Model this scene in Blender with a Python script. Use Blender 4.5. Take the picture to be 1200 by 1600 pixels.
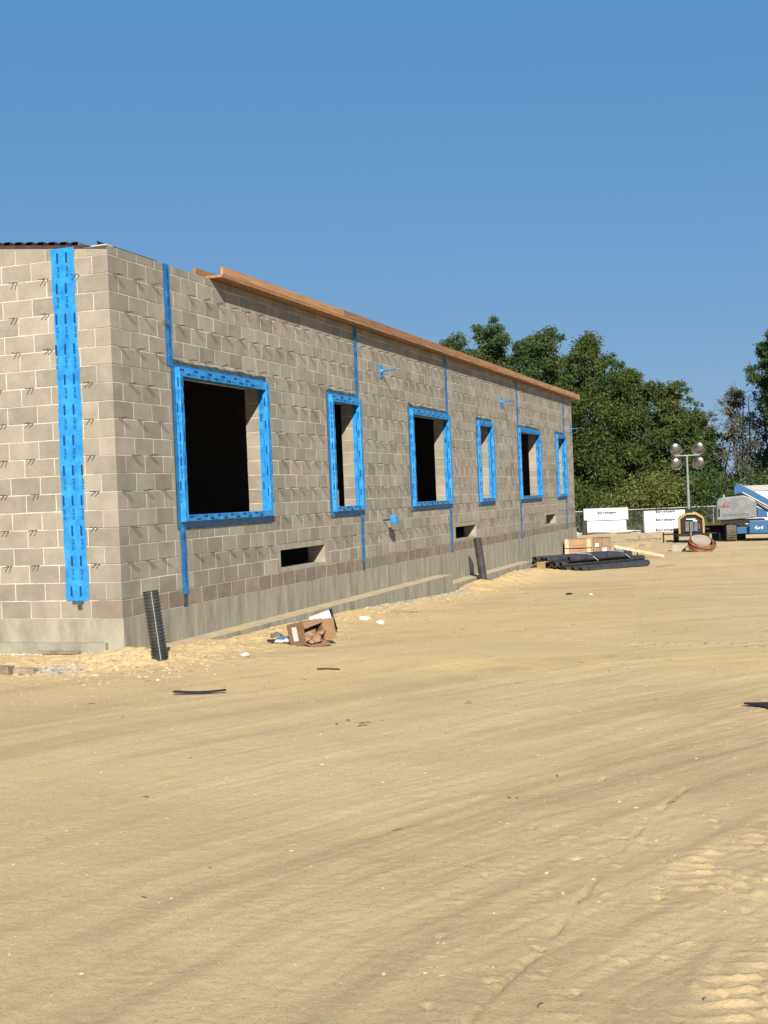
import bpy, math, random
import numpy as np
from mathutils import Vector, Matrix, Quaternion

random.seed(7); rng = np.random.default_rng(7)
S = bpy.context.scene
for o in list(bpy.data.objects): bpy.data.objects.remove(o)
col = S.collection

# ------------------------------------------------------------------ camera
CAM = (7.2905, -11.3857, 1.2344)
YAW, PITCH, ROLL, FPX = 0.348684, -0.0125506, -0.0408352, 1848.2
fw = Vector((-math.sin(YAW)*math.cos(PITCH), math.cos(YAW)*math.cos(PITCH), math.sin(PITCH)))
rt = Vector((math.cos(YAW), math.sin(YAW), 0)); up = rt.cross(fw)
r2 = rt*math.cos(ROLL)+up*math.sin(ROLL); u2 = -rt*math.sin(ROLL)+up*math.cos(ROLL)
cd = bpy.data.cameras.new('camera'); cam = bpy.data.objects.new('camera', cd); col.objects.link(cam)
m = Matrix.Identity(4)
for i in range(3):
    m[i][0] = r2[i]; m[i][1] = u2[i]; m[i][2] = -fw[i]; m[i][3] = CAM[i]
cam.matrix_world = m
cd.sensor_fit = 'VERTICAL'; cd.sensor_height = 24; cd.lens = 24*FPX/1600
cd.clip_end = 3000; cd.clip_start = 0.05
S.camera = cam

# ------------------------------------------------------------------ light
SUN = Vector((-.192, .40, -.262)).normalized()          # the way the light travels
w = bpy.data.worlds.new('World'); S.world = w; w.use_nodes = True
nt = w.node_tree; bg = nt.nodes['Background']
sky = nt.nodes.new('ShaderNodeTexSky'); sky.sky_type = 'NISHITA'; sky.sun_disc = False
sky.sun_elevation = math.asin(-SUN.z); sky.sun_rotation = math.atan2(-SUN.x, -SUN.y)
sky.air_density = 1.0; sky.dust_density = .35; sky.ozone_density = 4.5; sky.altitude = 100
sp = nt.nodes.new('ShaderNodeSeparateColor'); cb = nt.nodes.new('ShaderNodeCombineColor'); nt.links.new(sky.outputs[0], sp.inputs[0])
for i, (ex, k) in enumerate(((.62, .525), (.36, 1.16), (.12, 2.75))):     # softer gradient, as in a hazy late-summer sky
    pw = nt.nodes.new('ShaderNodeMath'); pw.operation = 'POWER'; pw.inputs[1].default_value = ex; nt.links.new(sp.outputs[i], pw.inputs[0])
    ml = nt.nodes.new('ShaderNodeMath'); ml.operation = 'MULTIPLY'; ml.inputs[1].default_value = k; nt.links.new(pw.outputs[0], ml.inputs[0]); nt.links.new(ml.outputs[0], cb.inputs[i])
nt.links.new(cb.outputs[0], bg.inputs[0]); bg.inputs[1].default_value = 0.095
sl = bpy.data.lights.new('sun', 'SUN'); sl.energy = 5.0; sl.angle = math.radians(.53); sl.color = (1, .93, .82)
so = bpy.data.objects.new('sun', sl); col.objects.link(so); so.rotation_mode = 'QUATERNION'
so.rotation_quaternion = SUN.to_track_quat('-Z', 'Y'); so.location = (10, -20, 30)
S.view_settings.view_transform = 'Standard'; S.view_settings.look = 'None'
S.view_settings.gamma = 1; S.view_settings.exposure = 0.9; S.view_settings.use_curve_mapping = False
S.render.engine = 'CYCLES'

# ------------------------------------------------------------------ helpers
def tag(o, label=None, cat=None, group=None, kind=None):
    if label: o['label'] = label
    if cat: o['category'] = cat
    if group: o['group'] = group
    if kind: o['kind'] = kind
    return o
def empty(name, loc, rz=0, **k):
    o = bpy.data.objects.new(name, None); col.objects.link(o); o.location = loc; o.rotation_euler = (0, 0, rz)
    o.empty_display_size = .2
    return tag(o, **k)
class MB:
    def __init__(s): s.v = []; s.f = []; s.sm = []
    def add(s, vs, fs, smooth=False):
        b = len(s.v); s.v += [tuple(v) for v in vs]; s.f += [tuple(i+b for i in f) for f in fs]; s.sm += [smooth]*len(fs)
        return s
    def box(s, a, b, M=None):
        x0, y0, z0 = a; x1, y1, z1 = b
        vs = [(x0,y0,z0),(x1,y0,z0),(x1,y1,z0),(x0,y1,z0),(x0,y0,z1),(x1,y0,z1),(x1,y1,z1),(x0,y1,z1)]
        if M is not None: vs = [M @ Vector(v) for v in vs]
        return s.add(vs, [(0,3,2,1),(4,5,6,7),(0,1,5,4),(1,2,6,5),(2,3,7,6),(3,0,4,7)])
    def tube(s, pts, r, n=8, cap=True, smooth=True, r1=None):
        pts = [Vector(p) for p in pts]; N = len(pts); vs = []; fs = []
        rs = r if isinstance(r, (list, tuple)) else [r + ((r1 if r1 is not None else r)-r)*i/max(1, N-1) for i in range(N)]
        a = None
        for i, p in enumerate(pts):
            t = (pts[min(i+1, N-1)]-pts[max(i-1, 0)]).normalized()
            if a is None:
                a = t.orthogonal().normalized()
            else:
                a = (a - t*a.dot(t)).normalized()
            b = t.cross(a)
            for k in range(n):
                q = 2*math.pi*k/n; vs.append(p+(a*math.cos(q)+b*math.sin(q))*rs[i])
        for i in range(N-1):
            for k in range(n):
                fs.append((i*n+k, i*n+(k+1) % n, (i+1)*n+(k+1) % n, (i+1)*n+k))
        s.add(vs, fs, smooth)
        if cap: s.add([vs[k] for k in range(n)], [tuple(range(n))[::-1]]); s.add([vs[(N-1)*n+k] for k in range(n)], [tuple(range(n))])
        return s
    def pipe(s, p0, p1, ro, ri, n=16):      # hollow straight pipe
        p0 = Vector(p0); p1 = Vector(p1); t = (p1-p0).normalized(); a = t.orthogonal().normalized(); b = t.cross(a); vs = []; fs = []
        for p, r in ((p0, ro), (p1, ro), (p1, ri), (p0, ri)):
            for k in range(n):
                q = 2*math.pi*k/n; vs.append(p+(a*math.cos(q)+b*math.sin(q))*r)
        for j in range(4):
            for k in range(n):
                fs.append((j*n+k, j*n+(k+1) % n, ((j+1) % 4)*n+(k+1) % n, ((j+1) % 4)*n+k))
        return s.add(vs, fs, False)
    def prism(s, poly, y0, y1, M=None):      # poly in (x, z), extruded along y
        n = len(poly); vs = [(x, y0, z) for x, z in poly]+[(x, y1, z) for x, z in poly]
        if M is not None: vs = [M @ Vector(v) for v in vs]
        fs = [tuple(range(n)), tuple(range(2*n-1, n-1, -1))]+[((i+1) % n, i, i+n, (i+1) % n+n) for i in range(n)]
        return s.add(vs, fs)
    def mesh(s, name):
        me = bpy.data.meshes.new(name); me.from_pydata(s.v, [], s.f); me.polygons.foreach_set('use_smooth', s.sm); me.update(); return me
    def build(s, name, mat, parent=None, loc=None, **k):
        me = s.mesh(name); me.materials.append(mat); return obj(name, me, parent, loc, **k)
def obj(name, me, parent=None, loc=None, rot=None, **k):
    o = bpy.data.objects.new(name, me); col.objects.link(o)
    if parent: o.parent = parent
    if loc is not None: o.location = loc
    if rot is not None: o.rotation_euler = rot
    return tag(o, **k)
def bevel(o, wd=.01, seg=2):
    b = o.modifiers.new('bevel', 'BEVEL'); b.width = wd; b.segments = seg; b.limit_method = 'ANGLE'; b.angle_limit = .6
    return o
def copy_tree(o, parent=None):
    c = o.copy(); col.objects.link(c); c.parent = parent
    for ch in list(o.children): copy_tree(ch, c)
    return c
def np_mesh(name, V, F, mat, smooth=False):
    me = bpy.data.meshes.new(name); V = np.asarray(V, np.float32); F = np.asarray(F, np.int32)
    k = F.shape[1]
    me.vertices.add(len(V)); me.vertices.foreach_set('co', V.ravel())
    me.loops.add(F.size); me.loops.foreach_set('vertex_index', F.ravel())
    me.polygons.add(len(F)); me.polygons.foreach_set('loop_start', np.arange(0, F.size, k, dtype=np.int32))
    me.polygons.foreach_set('loop_total', np.full(len(F), k, np.int32))
    me.polygons.foreach_set('use_smooth', np.full(len(F), smooth))
    me.update(calc_edges=True); me.materials.append(mat); return me
def vn(x, y, seed=0):
    xi = np.floor(x).astype(np.int64); yi = np.floor(y).astype(np.int64); fx = x-xi; fy = y-yi
    fx = fx*fx*(3-2*fx); fy = fy*fy*(3-2*fy)
    def h(a, b):
        n = (a*374761393+b*668265263+seed*1442695041) & 0x7fffffff
        n = ((n ^ (n >> 13))*1274126177) & 0x7fffffff
        return ((n ^ (n >> 16)) & 0xffff)/65535.
    return (h(xi, yi)*(1-fx)+h(xi+1, yi)*fx)*(1-fy)+(h(xi, yi+1)*(1-fx)+h(xi+1, yi+1)*fx)*fy
def fbm(x, y, o=4, seed=0):
    s = 0; a = .5
    for i in range(o): s = s+a*(vn(x*2**i+i*17.3, y*2**i-i*9.1, seed+i)-.5)*2; a *= .5
    return s

# ------------------------------------------------------------------ materials
def mat(name, base, rough=.8, metal=0, var=0, nscale=3, c2=None, bump=0, bscale=40, spec=.3, island=0, stretch=None, detail=6, lo=.35, hi=.65):
    base = tuple(v*.74 for v in base); c2 = tuple(v*.74 for v in c2) if c2 is not None else None
    M = bpy.data.materials.new(name); M.use_nodes = True; t = M.node_tree; P = t.nodes['Principled BSDF']
    P.inputs['Roughness'].default_value = rough; P.inputs['Metallic'].default_value = metal
    P.inputs['Specular IOR Level'].default_value = spec
    P.inputs['Base Color'].default_value = (*base, 1)
    g = t.nodes.new('ShaderNodeNewGeometry'); pos = g.outputs['Position']
    if stretch:
        mp = t.nodes.new('ShaderNodeMapping'); mp.inputs['Scale'].default_value = stretch; t.links.new(pos, mp.inputs[0]); pos = mp.outputs[0]
    last = None
    if c2 is not None or var:
        n = t.nodes.new('ShaderNodeTexNoise'); n.inputs['Scale'].default_value = nscale; n.inputs['Detail'].default_value = detail; n.inputs['Roughness'].default_value = .65
        t.links.new(pos, n.inputs['Vector'])
        r = t.nodes.new('ShaderNodeMapRange'); r.inputs[1].default_value = lo; r.inputs[2].default_value = hi; t.links.new(n.outputs[0], r.inputs[0])
        mx = t.nodes.new('ShaderNodeMix'); mx.data_type = 'RGBA'
        a = base if c2 is not None else tuple(c*(1-var) for c in base); b = c2 if c2 is not None else tuple(min(1, c*(1+var)) for c in base)
        mx.inputs[6].default_value = (*a, 1); mx.inputs[7].default_value = (*b, 1); t.links.new(r.outputs[0], mx.inputs[0]); last = mx.outputs[2]
    if island:
        oi = t.nodes.new('ShaderNodeObjectInfo'); ad = t.nodes.new('ShaderNodeMath'); ad.operation = 'ADD'
        t.links.new(g.outputs['Random Per Island'], ad.inputs[0]); t.links.new(oi.outputs['Random'], ad.inputs[1])
        fr = t.nodes.new('ShaderNodeMath'); fr.operation = 'FRACT'; t.links.new(ad.outputs[0], fr.inputs[0])
        r = t.nodes.new('ShaderNodeMapRange'); r.inputs[3].default_value = 1-island; r.inputs[4].default_value = 1+island; t.links.new(fr.outputs[0], r.inputs[0])
        vm = t.nodes.new('ShaderNodeVectorMath'); vm.operation = 'SCALE'
        if last is None: vm.inputs[0].default_value = base
        else: t.links.new(last, vm.inputs[0])
        t.links.new(r.outputs[0], vm.inputs['Scale']); last = vm.outputs[0]
    if last is not None: t.links.new(last, P.inputs['Base Color'])
    if bump:
        n = t.nodes.new('ShaderNodeTexNoise'); n.inputs['Scale'].default_value = bscale; n.inputs['Detail'].default_value = 5; t.links.new(pos, n.inputs['Vector'])
        b = t.nodes.new('ShaderNodeBump'); b.inputs['Strength'].default_value = bump; b.inputs['Distance'].default_value = .02
        t.links.new(n.outputs[0], b.inputs['Height']); t.links.new(b.outputs[0], P.inputs['Normal'])
    return M

M_concrete = mat('cast concrete', (.235,.218,.16), .9, nscale=2.6, c2=(.40,.37,.28), bump=.25, bscale=30, stretch=(1,2.2,.45))
M_mortar = mat('pale mortar', (.42,.385,.31), .95, nscale=4, c2=(.72,.67,.56), bump=.3, bscale=60)
M_primer = mat('dark primer', (.06,.085,.075), .6, var=.35, nscale=12)
M_wood = mat('spruce lumber', (.30,.15,.068), .75, nscale=5, c2=(.46,.26,.125), island=.26, stretch=(3,.35,5), bump=.15, bscale=25)
M_wood_grey = mat('weathered wood', (.20,.15,.10), .85, nscale=8, c2=(.34,.27,.19), island=.2)
M_wood_pale = mat('pale plank', (.55,.43,.27), .8, var=.15, nscale=9)
M_wood_red = mat('reddish board', (.20,.095,.055), .8, nscale=8, c2=(.30,.17,.10))
M_black = mat('black plastic', (.045,.042,.038), .33, spec=.6, var=.4, nscale=6)
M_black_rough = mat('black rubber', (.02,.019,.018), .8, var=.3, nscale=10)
M_deck = mat('dark deck steel', (.035,.033,.032), .5, metal=.3, var=.3, nscale=5)
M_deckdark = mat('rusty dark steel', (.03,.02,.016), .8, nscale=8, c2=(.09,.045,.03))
M_card = mat('cardboard', (.26,.155,.085), .85, var=.12, nscale=10)
M_card_in = mat('crumpled kraft paper', (.34,.205,.12), .85, var=.15, nscale=25, bump=.4, bscale=30)
M_carton = mat('tan cartons', (.37,.235,.135), .8, var=.12, nscale=5)
M_carton2 = mat('brown wrapped cartons', (.27,.16,.10), .5, var=.18, nscale=6)
M_white = mat('white plastic', (.78,.78,.77), .5, var=.05, nscale=8)
M_film = mat('white wrap film', (.55,.55,.53), .35, var=.08, nscale=6, bump=.3, bscale=8)
M_galv = mat('galvanised steel', (.30,.31,.30), .5, metal=.5, var=.15, nscale=10)
M_blue_p = mat('blue machine paint', (.02,.105,.24), .4, var=.15, nscale=6, spec=.5)
M_grey_p = mat('grey machine hood', (.14,.15,.155), .45, nscale=3, c2=(.23,.24,.245), spec=.5)
M_dark = mat('dark metal', (.02,.02,.022), .55, metal=.3)
M_tyre = mat('dusty tyre rubber', (.10,.085,.06), .9, nscale=12, c2=(.17,.14,.10))
M_yellow = mat('yellow machine paint', (.46,.30,.11), .5, var=.12, nscale=7)
M_red = mat('red oxide steel', (.10,.028,.022), .7, var=.25, nscale=5)
M_orange = mat('orange hose', (.22,.085,.035), .55, var=.3, nscale=10)
M_greyc = mat('grey container', (.14,.15,.14), .8, var=.2, nscale=6)
M_print = mat('dark blue print', (.005,.055,.17), .5)
M_ink = mat('dark ink', (.03,.035,.12), .7)
M_inkb = mat('black ink', (.03,.03,.03), .6)
M_redink = mat('faded red print', (.28,.07,.07), .6)
M_reflector = mat('lamp glass', (.38,.38,.36), .3, metal=.95)
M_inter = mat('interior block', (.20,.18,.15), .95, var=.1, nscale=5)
M_floor = mat('dark slab', (.10,.09,.08), .95)
M_stone = mat('mortar rubble', (.26,.25,.23), .95, nscale=9, c2=(.44,.40,.32), island=.25)
M_peb = mat('sandy pebbles', (.36,.27,.16), .95, nscale=9, c2=(.52,.42,.27), island=.3)
M_twig = mat('dead twigs', (.07,.05,.03), .9)
M_bark = mat('bark', (.11,.09,.07), .9, var=.3, nscale=6)

# blocks: colour differs block to block, pale mortar smears and faint stains
def block_material():
    M = mat('concrete masonry', (.270,.241,.184), .92, nscale=3.0, c2=(.345,.311,.246), island=.16, bump=.35, bscale=90, detail=8)
    t = M.node_tree; P = t.nodes['Principled BSDF']; src = P.inputs['Base Color'].links[0].from_socket
    g = [n for n in t.nodes if n.type == 'NEW_GEOMETRY'][0]
    n = t.nodes.new('ShaderNodeTexNoise'); n.inputs['Scale'].default_value = 1.3; n.inputs['Detail'].default_value = 9; n.inputs['Roughness'].default_value = .7
    t.links.new(g.outputs['Position'], n.inputs['Vector'])
    r = t.nodes.new('ShaderNodeMapRange'); r.inputs[1].default_value = .52; r.inputs[2].default_value = .70; r.inputs[4].default_value = .62; t.links.new(n.outputs[0], r.inputs[0])
    mx = t.nodes.new('ShaderNodeMix'); mx.data_type = 'RGBA'; mx.inputs[7].default_value = (.33,.30,.245, 1)
    t.links.new(r.outputs[0], mx.inputs[0]); t.links.new(src, mx.inputs[6])
    n2 = t.nodes.new('ShaderNodeTexNoise'); n2.inputs['Scale'].default_value = 1.0; n2.inputs['Detail'].default_value = 5
    mp = t.nodes.new('ShaderNodeMapping'); mp.inputs['Scale'].default_value = (2.5, 2.5, .8); mp.inputs['Location'].default_value = (5, 3, 1)
    t.links.new(g.outputs['Position'], mp.inputs[0]); t.links.new(mp.outputs[0], n2.inputs['Vector'])
    r2_ = t.nodes.new('ShaderNodeMapRange'); r2_.inputs[1].default_value = .55; r2_.inputs[2].default_value = .8; r2_.inputs[4].default_value = .4; t.links.new(n2.outputs[0], r2_.inputs[0])
    mx2 = t.nodes.new('ShaderNodeMix'); mx2.data_type = 'RGBA'; mx2.inputs[7].default_value = (.125,.107,.076, 1)
    t.links.new(r2_.outputs[0], mx2.inputs[0]); t.links.new(mx.outputs[2], mx2.inputs[6]); t.links.new(mx2.outputs[2], P.inputs['Base Color'])
    return M
M_block = block_material()
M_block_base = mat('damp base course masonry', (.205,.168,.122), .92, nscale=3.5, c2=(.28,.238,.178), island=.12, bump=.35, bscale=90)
def tape_material():
    M = mat('blue flashing membrane', (.012,.19,.52), .38, spec=.5, nscale=6, c2=(.035,.33,.74), bump=.55, bscale=12)
    return M
M_tape = tape_material()
M_tape_shade = mat('shaded blue membrane', (.008,.13,.38), .38, spec=.5, nscale=8, c2=(.022,.22,.52), bump=.6, bscale=14)  # darker copy of the same membrane, dimmer grazing light put into the colour

# ------------------------------------------------------------------ terrain function
HY = [-40,-12,0,2,5,8,11.6,14,19,26,50,400]; HZ = [-.38,-.38,-.40,-.45,-.5,-.6,-.74,-.83,-.85,-.95,-1.25,-1.25]
def H(x, y): return float(np.interp(y, HY, HZ))
def seg_dist(X, Y, P):
    D = np.full(X.shape, 1e9); T = np.zeros(X.shape); Sd = np.zeros(X.shape); L = 0
    for (ax, ay), (bx, by) in zip(P[:-1], P[1:]):
        dx, dy = bx-ax, by-ay; l = math.hypot(dx, dy); t = np.clip(((X-ax)*dx+(Y-ay)*dy)/(l*l), 0, 1)
        ex = X-(ax+t*dx); ey = Y-(ay+t*dy); d = np.hypot(ex, ey); m_ = d < D
        D = np.where(m_, d, D); T = np.where(m_, L+t*l, T); Sd = np.where(m_, np.sign(ex*dy-ey*dx)*d, Sd); L += l
    return D, T, Sd
def relief(X, Y):
    Z = .030*fbm(X*.35, Y*.35, 3, 1)+.007*fbm(X*1.4, Y*1.4, 4, 5)+.0035*fbm(X*6, Y*6, 4, 9)+.0036*np.abs(fbm(X*22, Y*22, 3, 14))+.0022*fbm(X*38, Y*38, 2, 15)
    D0, T0, S0 = seg_dist(X, Y, [(3.0,-10),(3.75,-6.7),(4.6,-5.0),(5.7,-3.3),(6.9,-1.5),(9,.9),(14,4)])
    Z = Z+(.0030*fbm(S0*5.5, T0*.35, 3, 21)+.0034*fbm(S0*16, T0*.9, 3, 23)+.0028*fbm(S0*34, T0*2.2, 2, 27))*np.clip(vn(X*.7, Y*.7, 24)*1.6-.1, .15, 1.2)
    # soft wheel ruts sweeping round the building
    ruts = [([(3.9,-8.6),(4.4,-6.9),(4.98,-5.97),(5.71,-4.58),(6.91,-2.03),(8.5,2)], .20, .018),
            ([(3.3,-7.4),(3.8,-5.96),(4.35,-4.65),(5.59,-2.73),(6.88,-1.11),(9,1.5)], .22, .020),
            ([(4.9,-8.6),(5.2,-7.28),(5.44,-6.3),(6.02,-4.99),(6.96,-3.46),(8.4,-1)], .18, .016),
            ([(5.6,-8.6),(5.9,-7.0),(6.2,-5.6),(7.0,-4.0),(8.2,-2.2)], .16, .013),
            ([(2.4,-6.5),(3.0,-4.6),(3.9,-2.6),(5.6,-.4),(8.5,1.2)], .22, .018),
            ([(1.6,-4.2),(2.8,-2.3),(4.4,-.2),(7,1.4),(11,2)], .2, .016),
            ([(3.0,30),(3.6,18),(4.6,8),(6.5,3),(10,1)], .25, .02), ([(4.6,30),(5.2,18),(6.1,9),(8,4.5),(11,3)], .25, .02)]
    for i, (P, wd, dp) in enumerate(ruts):
        D, T, Sd = seg_dist(X, Y, P)
        wob = Sd+.05*(vn(T*1.7, T*0+i, 40+i)-.5)
        prof = -np.exp(-(wob/(wd*.6))**4)+.55*np.exp(-((np.abs(wob)-wd*.85)/(wd*.28))**2)
        fade = .55+.45*vn(T*.8, T*0+3.3*i, 60+i)
        lug = .28*np.sign(np.sin(2*math.pi*(T+.5*np.abs(wob))/.075))*np.exp(-(wob/(wd*.55))**4)*(vn(T*1.1, T*0+9.1*i, 80+i) > .45)
        Z = Z+dp*.42*fade*(prof*.65+lug*.30)
    # fresh lugged tracks in the foreground and across the middle
    for i, (P, wd, dp, pit, a, b) in enumerate([([(6.60,-8.6),(6.66,-7.3),(6.86,-6.3),(7.25,-5.2),(7.7,-4.4)], .17, .020, .105, .0, 9),
                                   ([(7.05,-8.6),(7.08,-7.3),(7.35,-6.2),(7.8,-5.2)], .17, .018, .105, 0, 9),
                                   ([(3.9,2.3),(4.9,1.5),(5.9,1.25),(7.2,1.9),(9,3.2)], .17, .017, .15, 0, 9),
                                   ([(4.4,3.6),(5.4,2.9),(6.4,2.7),(7.6,3.4),(9,4.8)], .17, .015, .15, 0, 9)]):
        D, T, Sd = seg_dist(X, Y, P); q = Sd+.02*(vn(T*3, T*0, 90+i)-.5)
        m_ = np.exp(-(q/wd)**6)
        ph = ((T+.45*np.abs(q)+np.where(q > 0, pit*.5, 0)) % pit)/pit
        bar = np.clip((np.abs(ph-.5)-.33)/.06, 0, 1)*2*np.clip(np.abs(q)/.02, 0, 1)
        br = .35+.65*(vn(T*5+7*i, q*9, 101+i) > .33)
        patch = np.clip((vn(T*1.6+3*i, q*0+i, 131)-.30)/.25, 0, 1)
        soft = np.clip((fbm(T*4, q*6+5*i, 3, 133)+.35)/.5, 0, 1)
        Z = Z+dp*m_*(bar*.40*patch*soft-.24)*br+.004*m_*np.abs(fbm(X*26, Y*26, 2, 140))+.006*np.exp(-((np.abs(q)-wd*1.15)/.035)**2)*(.2+vn(T*9, q*9, 110))*patch
    # narrow wheel line in the dirt
    D, T, Sd = seg_dist(X, Y, [(6.15,-8.6),(6.27,-7.8),(6.33,-7.28),(6.39,-6.55),(6.48,-5.66),(6.6,-4.9)])
    Sd = Sd+.03*(vn(T*1.3, T*0, 121)-.5)+.008*(vn(T*9, T*0, 122)-.5); Z = Z-.016*np.exp(-(Sd/.009)**2)*np.clip(vn(T*6, T*0, 120)*3-1, 0, 1)+.003*np.exp(-((Sd-.025)/.012)**2)*vn(T*5, T*0, 125)
    # heel and shovel dents at lower right
    for k in range(190):
        cx = rng.uniform(5.9, 7.5); cy = rng.uniform(-8.4, -5.5) if k < 150 else rng.uniform(-5, -1); r = rng.uniform(.012, .034); a = rng.uniform(0, 3.14)
        sub = (np.abs(X-cx) < r*3.2) & (np.abs(Y-cy) < r*3.2); Xs, Ys = X[sub], Y[sub]
        if not sub.any(): continue
        wx = r*.9*fbm(Xs*14, Ys*14, 3, 200+k); wy = r*.9*fbm(Xs*14, Ys*14, 3, 300+k)
        u = ((Xs-cx+wx)*math.cos(a)+(Ys-cy+wy)*math.sin(a))/r; v = (-(Xs-cx+wx)*math.sin(a)+(Ys-cy+wy)*math.cos(a))/(r*.45); d2 = u*u+v*v
        if k % 5 < 3: Z[sub] += rng.uniform(.004, .009)*np.exp(-d2**2.5)
        else: Z[sub] += -rng.uniform(.008, .016)*np.exp(-d2**3)+.003*np.exp(-((np.sqrt(d2)-1.4)/.3)**2)
    # loose sand shoved against the building
    dist = np.where(Y < 0, np.hypot(np.maximum(X, 0), Y), X)
    dist = np.where((Y < 0) & (X < 0), -Y, dist)
    bank = np.exp(-((dist-.62)/.42)**2)
    low = np.where((Y > 1.2) & (Y < 12), .0, 1.)
    Z = Z+bank*(.035*low-.015*(1-low)+.035*fbm(X*1.7, Y*1.7, 4, 31)+.03*np.abs(fbm(X*5, Y*5, 3, 33)))
    rough_ = np.exp(-((dist-1.0)/.9)**2)
    Z = Z+rough_*(.040*np.abs(fbm(X*7, Y*7, 3, 35))+.018*fbm(X*20, Y*20, 2, 37))
    Z = Z+.10*np.exp(-(((X-.55)/.55)**2+((Y+.62)/.28)**2))
    Z = Z+.13*np.exp(-(((X-.55)/.35)**2+((Y-12.9)/.8)**2))+.12*np.exp(-(((X-.6)/.4)**2+((Y-16)/2.2)**2))
    Z = np.where((dist < .34) & (Y > 1.5) & (Y < 19), np.minimum(Z, -.03), Z)
    fade = np.clip((Y-45)/60, 0, 1)+np.clip((np.abs(X)-25)/40, 0, 1)
    return Z*(1-np.clip(fade, 0, 1))
def axis(breaks):
    out = [breaks[0][0]]
    for (a, _), (b, st) in zip(breaks[:-1], breaks[1:]):
        n = max(1, int(round((b-a)/st))); out += list(np.linspace(a, b, n+1)[1:])
    return np.array(out)
xs = axis([(-400,0),(-60,40),(-10,5),(-2.2,.4),(3.2,.028),(7.9,.0155),(11,.1),(24,.6),(60,4),(400,40)])
ys = axis([(-60,0),(-14,6),(-8.9,.5),(-6.2,.0115),(-3,.0165),(1.5,.025),(8,.05),(16,.09),(32,.25),(60,.7),(120,6),(900,90)])
XX, YY = np.meshgrid(xs, ys)
ZZ = np.interp(YY, HY, HZ)+relief(XX, YY)
V = np.stack([XX.ravel(), YY.ravel(), ZZ.ravel()], 1); nx, ny = len(xs), len(ys)
ii = np.arange(nx*ny).reshape(ny, nx)
F = np.stack([ii[:-1,:-1].ravel(), ii[:-1,1:].ravel(), ii[1:,1:].ravel(), ii[1:,:-1].ravel()], 1)
def gz(x, y):
    i = min(max(int(np.searchsorted(xs, x))-1, 0), nx-2); j = min(max(int(np.searchsorted(ys, y))-1, 0), ny-2)
    a = (x-xs[i])/(xs[i+1]-xs[i]); b = (y-ys[j])/(ys[j+1]-ys[j])
    return float((ZZ[j,i]*(1-a)+ZZ[j,i+1]*a)*(1-b)+(ZZ[j+1,i]*(1-a)+ZZ[j+1,i+1]*a)*b)
def ground_material():
    M = bpy.data.materials.new('graded sandy dirt'); M.use_nodes = True; t = M.node_tree; P = t.nodes['Principled BSDF']
    P.inputs['Roughness'].default_value = .96; P.inputs['Specular IOR Level'].default_value = .12
    g = t.nodes.new('ShaderNodeNewGeometry'); pos = g.outputs['Position']
    def noise(sc, det, ro=.6, st=None):
        n = t.nodes.new('ShaderNodeTexNoise'); n.inputs['Scale'].default_value = sc; n.inputs['Detail'].default_value = det; n.inputs['Roughness'].default_value = ro
        if st:
            mp = t.nodes.new('ShaderNodeMapping'); mp.inputs['Scale'].default_value = st[0]; mp.inputs['Rotation'].default_value = (0, 0, st[1]); t.links.new(pos, mp.inputs[0]); t.links.new(mp.outputs[0], n.inputs['Vector'])
        else: t.links.new(pos, n.inputs['Vector'])
        return n.outputs[0]
    def rng_(s, a, b, c=0., d=1.):
        r = t.nodes.new('ShaderNodeMapRange'); r.inputs[1].default_value = a; r.inputs[2].default_value = b; r.inputs[3].default_value = c; r.inputs[4].default_value = d; t.links.new(s, r.inputs[0]); return r.outputs[0]
    def mix(f, a, b):
        mx = t.nodes.new('ShaderNodeMix'); mx.data_type = 'RGBA'; t.links.new(f, mx.inputs[0])
        for k, v in ((6, a), (7, b)):
            if isinstance(v, tuple): mx.inputs[k].default_value = (*v, 1)
            else: t.links.new(v, mx.inputs[k])
        return mx.outputs[2]
    def math_(op, a, b):
        n = t.nodes.new('ShaderNodeMath'); n.operation = op
        for k, v in ((0, a), (1, b)):
            if isinstance(v, (int, float)): n.inputs[k].default_value = v
            else: t.links.new(v, n.inputs[k])
        return n.outputs[0]
    c = mix(rng_(noise(.5, 7), .35, .65), (.44,.318,.165), (.52,.385,.205))
    # streaks dragged along the wheel direction
    st_ = t.nodes.new('ShaderNodeAttribute'); st_.attribute_name = 'streak'
    c = mix(rng_(st_.outputs['Fac'], .50, .80, 0, .62), c, (.345,.248,.134))
    at = t.nodes.new('ShaderNodeAttribute'); at.attribute_name = 'sand'; at.attribute_type = 'GEOMETRY'
    sandm = math_('MULTIPLY', at.outputs['Fac'], rng_(noise(1.6, 6, .7), .38, .60))
    c = mix(sandm, c, (.54,.395,.178))
    c = mix(rng_(noise(30, 6, .75), .55, .68, 0, .5), c, (.50,.395,.25))
    c = mix(rng_(noise(75, 5, .75), .55, .66, 0, .6), c, (.20,.145,.085))
    t.links.new(c, P.inputs['Base Color'])
    h = math_('ADD', math_('MULTIPLY', noise(40, 9, .75), .6), math_('MULTIPLY', noise(190, 5, .75), .4))
    b = t.nodes.new('ShaderNodeBump'); b.inputs['Strength'].default_value = .75; b.inputs['Distance'].default_value = .02
    t.links.new(h, b.inputs['Height']); t.links.new(b.outputs[0], P.inputs['Normal'])
    return M
gm = np_mesh('ground', V, F, ground_material(), True)
dist = np.where(YY < 0, np.hypot(np.maximum(XX, 0), YY), XX)
sand = np.clip(1.25-np.abs(dist-.6)/1.1, 0, 1)
sand = np.maximum(sand, .75*np.exp(-(((XX-3.2)/2.3)**2+((YY-4)/4)**2)))
Dp, Tp, Sp = seg_dist(XX, YY, [(2.6,-1.6),(4.6,-.3),(6.5,0.1),(10,.6)])
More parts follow.
